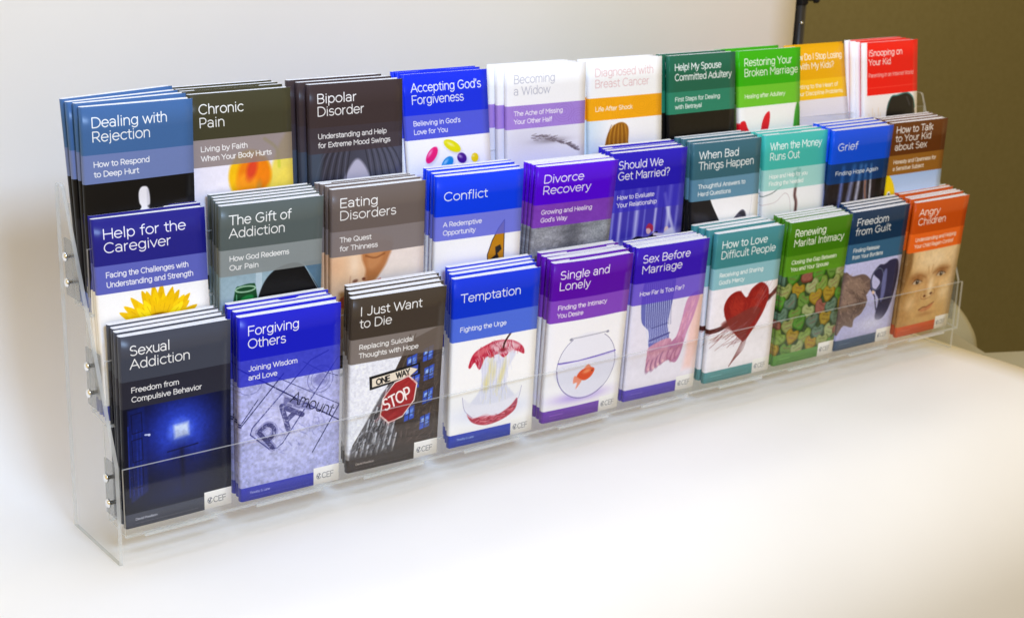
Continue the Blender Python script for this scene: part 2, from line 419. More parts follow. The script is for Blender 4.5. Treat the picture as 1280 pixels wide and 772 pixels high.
def a_hands(A):
    A.rect(0, .4, 1, ASP, (236, 232, 248)); A.poly([(1, .62), (.86, .8), (.80, 1.5), (1, 1.5)], (250, 220, 226), .05, .8)
    A.poly([(.92, .60), (.86, 1.0), (.84, 1.45), (.92, 1.48), (1, 1.2), (1, .6)], (246, 200, 190), .05, .6)
    A.poly([(.16, .36), (.54, .36), (.56, .62), (.52, .90), (.55, 1.10), (.30, 1.16), (.26, .96), (.14, .80)], (104, 110, 188), .01, 1, True)
    for i in range(13):
        x = .18 + i * .028
        A.line(catmull([(x, .42), (x + .015, .70), (x + .04 - i * .001, .92), (x * .75 + .14, 1.10)], 5, False), .007, (214, 220, 250), .8)
        A.line(catmull([(x + .012, .42), (x + .027, .70), (x + .05, .92)], 5, False), .006, (52, 52, 130), .7)
    A.line([(.29, 1.07), (.56, 1.02)], .02, (66, 62, 140), .8); A.line([(.30, .93), (.52, .90)], .01, (56, 56, 130), .7)
    sk = (206, 148, 176); dk = (128, 72, 118)
    A.poly([(.95, .60), (.78, .66), (.72, .90), (.68, 1.05), (.60, 1.20), (.66, 1.30), (.76, 1.24), (.82, 1.05), (.90, .86)], (206, 146, 190), .012, 1, True)
    A.poly([(.30, 1.14), (.55, 1.08), (.62, 1.16), (.66, 1.28), (.56, 1.34), (.40, 1.40), (.28, 1.42), (.27, 1.24)], sk, .01, 1, True)
    A.poly([(.58, 1.16), (.70, 1.08), (.78, 1.14), (.76, 1.28), (.70, 1.38), (.62, 1.36), (.56, 1.30)], (186, 122, 164), .012, 1, True)
    for i, (x, y) in enumerate(((.31, 1.37), (.375, 1.36), (.44, 1.33), (.50, 1.30))):
        A.ell(x - .008, y, .034, .075, dk, .02, 14, .8); A.ell(x + .004, y - .006, .028, .068, W4(sk, 10), .014, 14)
        A.ell(x + .006, y + .035, .014, .018, (246, 204, 208), .01, 12, .8)
    for i, (x, y) in enumerate(((.60, 1.27), (.655, 1.30), (.71, 1.27))):
        A.ell(x - .006, y, .030, .070, (150, 80, 112), .02, 24, .8); A.ell(x + .004, y - .006, .025, .062, (208, 148, 180), .014, 24)
    A.line([(.31, 1.20), (.58, 1.15)], .012, dk, .4, .02)
    A.streaks([(.30, 1.16), (.56, 1.10), (.60, 1.2), (.66, 1.28), (.40, 1.34), (.28, 1.36)], [(228, 184, 206), (170, 108, 144), (214, 156, 186)], 70, .06, .010, 6, 100, 30, .35)
    A.streaks([(.92, .66), (.80, .70), (.74, .90), (.68, 1.1), (.76, 1.2), (.82, 1.0)], [(240, 186, 204), (196, 120, 156)], 60, .10, .012, 7, 110, 14, .35)
    A.grainy(.02, 20, 11, .64)


def a_heart(A):
    A.rect(0, .4, 1, ASP, (244, 240, 250)); br = (84, 38, 34)
    A.line(catmull([(-.02, 1.12), (.20, 1.10), (.5, .96), (.80, .90), (1.02, .74)], 6, False), .055, br, 1, .01)
    A.line(catmull([(.55, 1.18), (.70, .98), (.84, .84), (.98, .80)], 6, False), .026, (110, 40, 36), 1, .008)
    A.poly([(.52, 1.30), (.34, 1.14), (.23, .98), (.20, .84), (.28, .73), (.42, .70), (.53, .79), (.60, .70), (.74, .64), (.86, .72), (.88, .86), (.80, 1.04), (.66, 1.22), (.58, 1.30)], (146, 28, 24), .01, 1, True)
    A.poly([(.30, .80), (.42, .75), (.50, .86), (.46, 1.0), (.32, .96)], (172, 46, 34), .04, .8, True); A.poly([(.64, .76), (.76, .71), (.82, .80), (.74, .94), (.62, .90)], (166, 40, 30), .04, .8, True)
    A.streaks([(.52, 1.28), (.34, 1.13), (.24, .98), (.22, .84), (.30, .75), (.42, .72), (.53, .81), (.62, .72), (.74, .67), (.85, .74), (.86, .86), (.78, 1.02), (.66, 1.2)], [(186, 62, 44), (112, 20, 20), (130, 26, 24), (160, 42, 32)], 200, .08, .010, 5, 60, 60, .4)
    A.poly([(.18, 1.06), (.40, .98), (.66, .92), (.78, .98), (.62, 1.16), (.52, 1.28), (.40, 1.18)], (124, 54, 48), .03, .75, True)
    rr = np.random.RandomState(7)
    for i in range(26):
        x0, y0 = rr.uniform(.0, .5), rr.uniform(1.14, 1.36)
        A.line([(x0, y0), (x0 + rr.uniform(.1, .28), y0 - rr.uniform(.03, .14))], rr.uniform(.003, .009), (146, 84, 90), .8)
    for k in range(5):
        A.line(catmull([(.56 + k * .012, 1.24), (.48 + k * .02, 1.40), (.36 + k * .022, 1.58 - k * .02)], 5, False), .013 - k * .0015, (120, 50, 50), .85)
    for i in range(12):
        x0 = rr.uniform(.66, .9); A.line([(x0, 1.0 - rr.uniform(0, .2)), (x0 + .16, .82 - rr.uniform(0, .22))], .004, (170, 120, 126), .7)
    A.grainy(.025, 20, 12, .64)


def a_candy(A):
    A.rect(0, .4, 1, ASP, (52, 74, 34))
    cols = [(176, 180, 112), (116, 142, 126), (104, 164, 60), (176, 104, 92), (196, 158, 50), (188, 194, 140), (118, 140, 116), (150, 176, 84), (120, 160, 70)]
    rr = np.random.RandomState(12); k = 0
    for j in range(7):
        for i in range(6):
            cx = -.04 + i * .205 + (.1 if j % 2 else 0) + rr.uniform(-.02, .02); cy = .67 + j * .148 + rr.uniform(-.02, .02)
            c = tuple(int(v * k) for v, k in zip(cols[rr.randint(len(cols))], (.84, .88, .84))); a = rr.uniform(-50, 40); s = .118
            ca, sa = math.cos(math.radians(a)), math.sin(math.radians(a))
            H = [(0, .9), (-.75, .25), (-.95, -.3), (-.55, -.75), (0, -.48), (.55, -.75), (.95, -.3), (.75, .25)]
            q = [(cx + s * (x * ca - y * sa), cy + s * (x * sa + y * ca)) for x, y in H]
            A.poly([(x + .010, y + .016) for x, y in q], (26, 40, 20), .02, .7, True)
            A.poly(q, W4(c, -36), .006, 1, True)
            A.poly([(cx + (x - cx) * .84 - .006, cy + (y - cy) * .84 - .008) for x, y in q], c, .016, 1, True)
            for m in (-.022, .012):
                x0, y0 = cx - .055 * ca - m * sa * 1.6, cy - .055 * sa + m * ca * 1.6
                pts = [(x0 + t * .11 * ca + (.009 if n % 2 else -.009) * -sa, y0 + t * .11 * sa + (.009 if n % 2 else -.009) * ca) for n, t in enumerate(np.linspace(0, 1, 9))]
                A.line(pts, .006, (130, 62, 66) if rr.rand() > .5 else W4(c, -80), .7)
    A.grainy(.08, 50, 13, .64)


def a_cuffs(A):
    SK = [(0, .82), (.24, .82), (.46, .92), (.44, 1.06), (.40, 1.26), (.26, 1.34), (.1, 1.38), (0, 1.4)]
    A.rect(0, .4, 1, ASP, (180, 184, 236)); A.grad(0, .64, 1, 1.62, (196, 198, 244), (178, 178, 226))
    A.poly([(-.02, .78), (.14, .80), (.34, .80), (.47, .88), (.52, .98), (.44, 1.08), (.47, 1.16), (.40, 1.30), (.28, 1.36), (.26, 1.46), (.10, 1.42), (-.02, 1.50)], (112, 92, 86), .012, 1, True)
    A.poly([(.02, .86), (.24, .84), (.40, .94), (.36, 1.08), (.20, 1.16), (.02, 1.2)], (150, 126, 112), .06, .7, True)
    A.streaks(SK, [(176, 150, 136), (84, 66, 62), (134, 110, 100)], 160, .09, .012, 8, 30, 40, .4)
    for i in range(4):
        A.line(catmull([(.20 + i * .06, 1.0 + i * .04), (.30 + i * .05, 1.16 + i * .02), (.22 + i * .05, 1.34 - i * .03)], 5, False), .012, (66, 50, 48), .6, .012)
    A.poly([(.52, .82), (.60, .72), (.70, .72), (.80, .68), (.94, .70), (.98, .90), (.94, 1.2), (.86, 1.38), (.76, 1.44), (.66, 1.40), (.68, 1.18), (.60, 1.06), (.66, .94)], (48, 46, 78), .014, 1, True)
    A.ring(.60, .90, .11, .14, .028, (40, 44, 70)); A.ring(.60, .90, .11, .14, .008, (140, 146, 190), .006, .8)
    A.poly([(.70, .86), (.76, .80), (.78, 1.1), (.72, 1.2)], (120, 126, 186), .02, .8, True)
    A.line([(.50, 1.0), (.60, 1.12), (.66, 1.3)], .020, (60, 60, 90)); A.ell(.56, 1.06, .03, .02, (230, 200, 180), .01, 40)
    A.glow(.62, 1.46, .25, .10, (220, 222, 252), .7)
    A.grainy(.07, 50, 14, .64)


def a_face(A):
    A.rect(0, .4, 1, ASP, (226, 192, 140)); A.grad(0, .6, 1, 1.62, (236, 204, 156), (206, 164, 104))
    A.glow(.02, 1.1, .12, .7, (166, 126, 72), .9); A.glow(1.0, 1.2, .10, .5, (180, 166, 150), .7)
    A.glow(.55, .78, .30, .14, (250, 226, 188), .8)
    A.glow(.24, 1.0, .15, .08, (140, 88, 46), .9); A.glow(.70, .95, .14, .07, (140, 88, 46), .9); A.glow(.08, 1.4, .16, .25, (176, 128, 74), .8)
    A.poly([(-.02, .5), (.06, .5), (.10, .8), (.04, 1.0), (-.02, 1.1)], (120, 84, 44), .05, .8, True)
    for cx, cy in ((.25, 1.035), (.70, .985)):
        A.poly([(cx - .085, cy + .012), (cx - .03, cy - .028), (cx + .04, cy - .026), (cx + .085, cy + .008), (cx + .03, cy + .026), (cx - .04, cy + .028)], (206, 190, 170), .01, .9, True)
        A.ell(cx, cy + .002, .034, .030, (62, 50, 40), .012); A.ell(cx + .008, cy - .008, .007, .007, (240, 240, 240)); A.line(catmull([(cx - .09, cy + .01), (cx - .02, cy - .034), (cx + .09, cy + .004)], 5, False), .012, (84, 52, 30), .9, .008)
    A.line(catmull([(.10, .97), (.24, .93), (.40, .985)], 5, False), .030, (170, 122, 74), .4, .03); A.line(catmull([(.54, .945), (.68, .89), (.86, .925)], 5, False), .030, (170, 122, 74), .4, .03)
    A.line([(.43, .86), (.45, .95)], .014, (176, 126, 78), .6, .02); A.line([(.515, .85), (.50, .94)], .014, (176, 126, 78), .6, .02); A.line(catmull([(.14, .975), (.28, .95), (.41, 1.0)], 5, False), .014, (140, 92, 52), .6, .02); A.line(catmull([(.53, .965), (.66, .915), (.82, .93)], 5, False), .014, (140, 92, 52), .6, .02)
    A.glow(.30, 1.25, .05, .16, (200, 150, 98), .6); A.glow(.66, 1.2, .05, .14, (206, 158, 104), .5)
    A.glow(.44, 1.12, .05, .15, (190, 138, 88), .6); A.glow(.52, 1.14, .05, .12, (252, 230, 196), .8)
    A.ell(.435, 1.245, .026, .016, (92, 44, 26), .012); A.ell(.555, 1.225, .026, .016, (92, 44, 26), .012); A.line(catmull([(.37, 1.21), (.38, 1.27), (.50, 1.285), (.62, 1.23), (.61, 1.18)], 5, False), .012, (160, 100, 60), .7, .012)
    A.line(catmull([(.36, 1.42), (.44, 1.395), (.52, 1.395), (.64, 1.355)], 5, False), .014, (110, 48, 30), .95, .01)
    A.poly([(.37, 1.43), (.46, 1.41), (.63, 1.37), (.58, 1.43), (.46, 1.455)], (196, 122, 84), .02, .8, True); A.glow(.50, 1.49, .16, .03, (160, 106, 62), .6)
    A.glow(.16, 1.32, .10, .10, (240, 206, 160), .7); A.glow(.80, 1.22, .10, .12, (250, 222, 180), .8)
    A.streaks([(.05, .66), (.95, .66), (.95, 1.55), (.05, 1.55)], [(250, 224, 182), (196, 150, 96), (226, 186, 132)], 260, .05, .012, 9, 90, 60, .14)
    A.grainy(.06, 24, 15, .64)


def a_sunflower(A):
    A.rect(0, .4, 1, ASP, (252, 252, 254)); rr = np.random.RandomState(3)
    for layer in range(3):
        for k in range(26):
            a = math.radians(k * 360 / 26 + layer * 5 + rr.uniform(-4, 4)); L = .40 - layer * .05 + rr.uniform(-.03, .03)
            cx, cy = .53, 1.02; c, s = math.cos(a), math.sin(a)
            q = [(cx + .12 * c, cy + .12 * s), (cx + .62 * L * c - .040 * s, cy + .62 * L * s + .040 * c), (cx + L * c, cy + L * s), (cx + .62 * L * c + .040 * s, cy + .62 * L * s - .040 * c)]
            A.poly(q, [(236, 186, 0), (250, 208, 6), (255, 228, 20)][layer] if rr.rand() > .3 else (244, 196, 4), .008, 1, True)
            A.line([(cx + .14 * c, cy + .14 * s), (cx + .8 * L * c, cy + .8 * L * s)], .005, (206, 146, 0), .6)
    A.ell(.53, 1.02, .165, .15, (86, 44, 10), .03); A.ell(.53, 1.03, .11, .10, (50, 26, 8), .04)
    n = noise2(80, 5); m = np.exp(-(((GX - .53) / .16) ** 2 + ((GY - 1.02) / .15) ** 2) ** 3) * np.clip((n - .55) * 5, 0, 1)
    A.put((slice(None), slice(None)), m, (190, 110, 20), .8)


def a_bottle(A):
    A.rect(0, .4, 1, ASP, (150, 172, 186)); A.grad(0, .6, 1, ASP, (150, 176, 190), (190, 214, 228)); A.rect(.34, .6, .40, 1.2, (196, 214, 226), .7)
    A.poly([(.34, 1.3), (.34, .98), (.42, .74), (.56, .62), (.76, .60), (.88, .72), (1.02, .98), (1.02, 1.3)], (22, 22, 24), .01, 1, True)
    A.poly([(.80, .60), (.90, .74), (1.0, .92), (1.0, .6)], (70, 104, 132), .02, .8)
    A.line(catmull([(.82, .62), (.90, .76), (1.0, .93)], 5, False), .006, (170, 196, 214), .8)
    A.poly([(.14, .78), (.20, .74), (.30, .73), (.34, .77), (.35, 1.05), (.13, 1.08)], (18, 70, 34), .01, 1, True)
    A.poly([(.20, .86), (.31, .84), (.32, .95), (.28, 1.06), (.22, 1.0)], (30, 140, 66), .02, .9, True)
    A.ring(.24, .775, .095, .026, .014, (150, 190, 160)); A.line([(.155, .82), (.16, 1.05)], .010, (120, 200, 150), .7)
    A.grainy(.05, 30, 16, .64)


def a_halfface(A):
    A.rect(0, .4, 1, ASP, (236, 222, 216)); A.grad(0, .6, 1, 1.3, (240, 226, 220), (250, 244, 242))
    A.poly([(-.02, .5), (.62, .5), (.58, .66), (.54, .78), (.46, .92), (.34, 1.02), (.30, 1.3), (-.02, 1.4)], (238, 200, 164), .014, 1, True)
    A.poly([(.34, .55), (.64, .55), (.60, .72), (.54, .82), (.44, .92), (.34, .94), (.36, .80), (.32, .68)], (180, 112, 62), .03, .9, True)
    A.poly([(.40, .58), (.52, .60), (.54, .70), (.44, .80), (.38, .76)], (204, 142, 92), .04, .8, True)
    A.line(catmull([(.36, .66), (.46, .69), (.56, .66)], 5, False), .014, (110, 58, 30), .6, .014)
    A.ell(.25, .89, .028, .016, (110, 58, 40), .012, -10); A.ell(.34, .88, .018, .014, (120, 64, 44), .012)
    A.line(catmull([(.20, .84), (.20, .93), (.28, .925), (.36, .92), (.37, .86)], 5, False), .012, (196, 138, 104), .7, .014)
    A.glow(.24, .74, .06, .14, (252, 226, 200), .8); A.poly([(.08, 1.06), (.20, 1.0), (.32, 1.02), (.28, 1.12), (.12, 1.14)], (196, 100, 84), .02, .9, True)
    A.line([(.32, .96), (.52, .90)], .012, (190, 60, 40), .7, .014); A.glow(.04, .72, .10, .10, (230, 180, 140), .7)
    A.grainy(.025, 20, 17, .64)


def a_nib(A):
    A.rect(0, .4, 1, ASP, (252, 252, 255))
    A.poly([(.62, 1.02), (.61, .84), (.66, .70), (.73, .58), (.80, .50), (.81, 1.02)], (196, 132, 20), .006)
    A.line([(.62, 1.02), (.61, .84), (.66, .70), (.73, .58), (.80, .50), (.81, 1.02)], .010, (40, 34, 50))
    A.poly([(.70, .77), (.76, .75), (.78, .80), (.73, .84), (.75, .88), (.70, .93), (.69, .98), (.67, .93), (.64, .94), (.66, .88), (.71, .85)], (40, 34, 30), .006)


def a_stone(A):
    A.rect(0, .4, 1, ASP, (132, 134, 144)); A.grainy(.30, 14, 18, .4, ASP, 0, 1, 1, 2); A.glow(.1, .8, .2, .3, (170, 172, 180), .6); A.glow(.5, .75, .10, .3, (84, 86, 96), .7); A.glow(.85, .75, .2, .2, (160, 168, 176), .6)
    A.grainy(.2, 80, 19, .4)


def a_drapes(A):
    A.rect(0, .4, 1, ASP, (64, 56, 176))
    for i, (x, w, c) in enumerate(((.04, .03, (150, 150, 230)), (.14, .035, (190, 190, 248)), (.25, .02, (110, 110, 210)), (.36, .05, (196, 200, 250)), (.47, .02, (120, 120, 216)), (.62, .03, (206, 208, 252)), (.72, .015, (50, 40, 150)), (.80, .045, (200, 204, 250)), (.92, .03, (130, 130, 220)))):
        A.line(catmull([(x + .02, .36), (x, .7), (x - .02, 1.0), (x - .06, 1.4)], 5, False), w, c, .85, w * .9)
    A.line(catmull([(.74, .5), (.80, .7), (.92, 1.0)], 5, False), .04, (210, 214, 252), .8, .03)
    A.poly([(.0, .98), (1, .90), (1, 1.7), (0, 1.7)], (206, 206, 240), .08, .5)
    A.poly([(.30, .98), (.38, .93), (.52, .95), (.66, .90), (.64, .98), (.52, 1.06), (.36, 1.06)], (22, 20, 40), .01, 1, True)
    A.ell(.54, .875, .035, .045, (226, 190, 196), .01); A.poly([(.50, .85), (.54, .80), (.60, .84), (.59, .90), (.55, .86)], (170, 40, 80), .01, 1, True)
    A.line([(.62, .93), (.74, .95)], .03, (226, 214, 236)); A.ell(.79, .90, .03, .04, (232, 206, 206), .01); A.poly([(.74, .95), (.86, .88), (.90, 1.0), (.80, 1.06)], (214, 214, 244), .02, 1, True)
    A.ell(.24, 1.0, .04, .03, (236, 232, 246), .02)


def a_shoe(A):
    A.rect(0, .4, 1, ASP, (248, 248, 254)); A.poly([(0, .4), (.16, .4), (.30, .70), (.48, 1.0), (.58, 1.3), (0, 1.4)], (26, 26, 32), .006)
    A.poly([(.02, .76), (.22, .80), (.40, 1.0), (.1, 1.0)], (50, 52, 64), .05, .7)
    A.poly([(.56, .98), (.66, .86), (.76, .80), (.82, .86), (.80, .98)], (84, 82, 104), .01, 1, True); A.poly([(.70, .84), (.78, .82), (.80, .88)], (40, 40, 50), .01, .8, True)
    A.line(catmull([(.88, .5), (.90, .7), (.86, .95)], 5, False), .004, (150, 150, 180), .5)


def a_cord(A):
    A.rect(0, .4, 1, ASP, (246, 248, 254))
    A.line(catmull([(0, .70), (.15, .67), (.30, .59)], 5, False), .012, (90, 110, 112), .8)
    A.line(catmull([(0, .80), (.20, .78), (.34, .69), (.42, .76), (.45, .96)], 5, False), .008, (196, 180, 190), .7)
    A.line([(.53, .42), (.53, .60)], .03, (70, 110, 110), .8, .02); A.poly([(.46, .44), (.58, .42), (.58, .50), (.47, .52)], (58, 96, 96), .012, .9)
    A.line(catmull([(.52, .58), (.50, .72), (.53, .84), (.50, 1.1)], 5, False), .045, (120, 84, 84), .9, .02); A.line(catmull([(.515, .60), (.50, .74), (.525, .86), (.50, 1.1)], 5, False), .012, (50, 30, 36), .9, .01)


def a_veil(A):
    A.rect(0, .4, 1, ASP, (26, 24, 36)); A.grad(0, .6, 1, ASP, (40, 32, 34), (20, 20, 30))
    for x0, x1, w, c in ((.22, .20, .05, (120, 140, 226)), (.40, .34, .06, (150, 160, 214)), (.52, .48, .05, (200, 206, 240)), (.60, .66, .04, (180, 190, 236)), (.70, .74, .03, (226, 230, 250))):
        A.line(catmull([(x0, .46), (x0 * .5 + x1 * .5, .72), (x1, 1.0), (x1 + .02, 1.4)], 5, False), w, c, .85, w)
    A.line(catmull([(.62, .62), (.64, .8), (.70, .98)], 5, False), .03, (140, 90, 60), .8, .02); A.poly([(.80, .4), (1, .4), (1, 1.3), (.84, 1.3)], (20, 16, 14), .02)
    A.grainy(.25, 40, 20, .4, ASP, 0, 1, 2, .7)


def a_duck(A):
    A.rect(0, .4, 1, ASP, (176, 204, 250)); A.grad(0, .6, 1, 1.2, (168, 198, 250), (214, 226, 252))
    A.poly([(-.02, .64), (.06, .66), (.14, .78), (.16, .92), (.10, 1.06), (-.02, 1.08)], (246, 212, 10), .01, 1, True); A.ell(.055, .87, .030, .036, (250, 250, 250)); A.ell(.06, .875, .015, .020, (30, 40, 60))
    A.poly([(.26, .96), (.32, .90), (.38, .96), (.34, 1.05)], (230, 130, 180), .01, 1, True)


def a_peg(A):
    A.rect(0, .4, 1, ASP, (14, 14, 18)); A.poly([(0, .98), (1, .84), (1, 1.7), (0, 1.7)], (34, 34, 42), .03)
    A.poly([(.475, .76), (.495, .715), (.53, .705), (.56, .72), (.575, .78), (.575, .86), (.555, .88), (.575, .93), (.58, 1.15), (.47, 1.15), (.475, .93), (.495, .88), (.478, .84)], (236, 234, 242), .012, 1, True)
    A.line([(.56, .74), (.565, 1.1)], .02, (176, 174, 190), .5, .02)


def a_fruit(A):
    A.rect(0, .4, 1, ASP, (240, 236, 250))
    A.poly([(.86, .52), (1, .40), (1, .9), (.72, 1.0), (.70, .92)], (236, 214, 60), .04, .8, True); A.line(catmull([(.72, .44), (.84, .54), (.86, .70)], 5, False), .03, (200, 206, 60), .8, .02)
    A.ell(.56, .76, .215, .235, (246, 190, 16), .03); A.ell(.60, .76, .17, .20, (240, 130, 14), .05, 10); A.ell(.52, .84, .11, .11, (250, 160, 30), .05, 0, .8)
    A.ell(.58, .70, .05, .10, (220, 60, 40), .04, 20, .9); A.ell(.48, .98, .10, .045, (230, 70, 60), .04, 0, .9); A.ell(.64, .90, .03, .08, (196, 150, 70), .03, 10, .8)
    A.poly([(.66, .94), (.80, .82), (.98, .70), (1, 1.0), (.8, 1.04)], (246, 222, 90), .05, .8, True); A.ell(.28, 1.02, .06, .03, (240, 170, 40), .03)
    A.grainy(.03, 20, 21, .64)


def a_hair(A):
    A.rect(0, .4, 1, ASP, (44, 44, 58)); A.grad(0, .5, 1, 1.2, (52, 50, 62), (84, 88, 110), True)
    A.poly([(.30, 1.3), (.32, 1.0), (.40, .82), (.50, .72), (.60, .82), (.66, 1.0), (.68, 1.3)], (182, 180, 206), .03, 1, True)
    for i in range(26):
        x = .10 + i * .034; b = (24, 24, 34) if i % 2 else (104, 106, 130)
        A.line(catmull([(.5 + (x - .5) * .4, .46), (.5 + (x - .5) * .95, .70), (.5 + (x - .5) * (1.35 if abs(x - .5) > .12 else 1.9), 1.2)], 5, False), .010, b, .6 if abs(x - .5) > .08 else 0., .012)
    A.poly([(0, .5), (.14, .6), (.10, .9), (.14, 1.3), (0, 1.3)], (70, 84, 104), .05, .8)


def a_beans(A):
    A.rect(0, .4, 1, ASP, (250, 250, 254))
    for cx, cy, rx, ry, c, r in ((.28, .80, .095, .05, (236, 20, 120), -48), (.53, .73, .11, .05, (232, 226, 10), 28), (.46, .90, .085, .055, (20, 140, 214), -40), (.64, .86, .06, .05, (70, 20, 140), 30), (.80, .87, .045, .045, (246, 214, 10), 0), (.30, 1.02, .12, .05, (20, 130, 220), -8), (.22, 1.08, .06, .06, (20, 190, 220), 0), (.62, 1.05, .08, .05, (230, 40, 60), 20)):
        A.ell(cx + .01, cy + .02, rx, ry, (196, 196, 206), .04, r, .7); A.ell(cx, cy, rx, ry, c, .008, r); A.ell(cx - .02, cy - .018, rx * .4, ry * .25, (255, 255, 255), .02, r, .55)


def a_brow(A):
    A.rect(0, .4, 1, ASP, (238, 238, 248)); A.glow(.3, .76, .4, .16, (206, 206, 222), .6)
    rr = np.random.RandomState(5)
    for i in range(90):
        t = rr.rand(); x = .30 + t * .58; y = .74 + .17 * t ** 2.2 + rr.uniform(-.03, .03) * (1.1 - t)
        A.line([(x, y), (x + .06, y + rr.uniform(-.02, .03))], .006, (96, 84, 92), .6, .008)
    A.glow(.55, .785, .2, .028, (90, 78, 86), .5)


def a_head(A):
    A.rect(0, .4, 1, ASP, (250, 250, 252)); A.grad(0, .6, .25, ASP, (214, 232, 244), (246, 248, 252), True)
    A.poly([(.20, 1.1), (.22, .88), (.27, .76), (.36, .69), (.46, .68), (.53, .74), (.53, .88), (.50, 1.1)], (164, 104, 24), .012, 1, True)
    for i in range(10):
        A.line(catmull([(.30 + i * .02, .70), (.25 + i * .028, .82), (.23 + i * .03, 1.06)], 5, False), .009, (216, 160, 60) if i % 2 else (110, 62, 14), .7, .008)


def a_black(A):
    A.rect(0, .4, 1, ASP, (20, 18, 18)); A.grainy(.2, 20, 22, .6)


def a_tulip(A):
    A.rect(0, .4, 1, ASP, (250, 250, 252))
    A.poly([(0, .84), (.03, .80), (.09, .80), (.13, .88), (.20, 1.0), (.12, 1.06), (.02, .96)], (230, 20, 40), .01, 1, True)
    A.poly([(.34, .98), (.36, .84), (.42, .74), (.49, .72), (.48, .86), (.42, 1.0), (.38, 1.06)], (228, 24, 44), .01, 1, True)
    A.poly([(.88, 1.1), (.90, .82), (.94, .66), (.98, .64), (1.0, .8), (1.0, 1.1)], (60, 170, 40), .02, 1, True)


def a_table(A):
    A.rect(0, .4, 1, ASP, (236, 232, 240)); A.poly([(.0, .94), (.3, .97), (.5, 1.2), (0, 1.2)], (206, 140, 60), .02)


def a_chair(A):
    A.rect(0, .4, 1, ASP, (248, 246, 252))
    for i in range(8):
        A.line([(.05 + i * .035, .8 + (i % 3) * .06), (.05 + i * .035, 1.3)], .012, (240, 214, 180), .6, .016)
    A.poly([(.42, 1.02), (.42, .80), (.50, .68), (.62, .67), (.80, .65), (.92, .72), (.95, .84), (.93, 1.02), (.70, 1.03)], (24, 24, 28), .012, 1, True)
    A.line(catmull([(.42, .82), (.50, .68), (.62, .665), (.80, .645), (.92, .71), (.955, .84)], 5, False), .016, (40, 130, 130), .8)
    A.line([(.80, .70), (.86, .80)], .02, (80, 80, 86), .7, .02)
    A.ell(.55, 1.08, .07, .030, (30, 40, 44)); A.ell(.78, 1.06, .07, .026, (30, 40, 44)); A.line([(.46, 1.05), (.9, 1.03)], .016, (226, 196, 180)); A.ell(.52, 1.22, .12, .1, (226, 180, 160), .04)


WHT = (255, 255, 255)
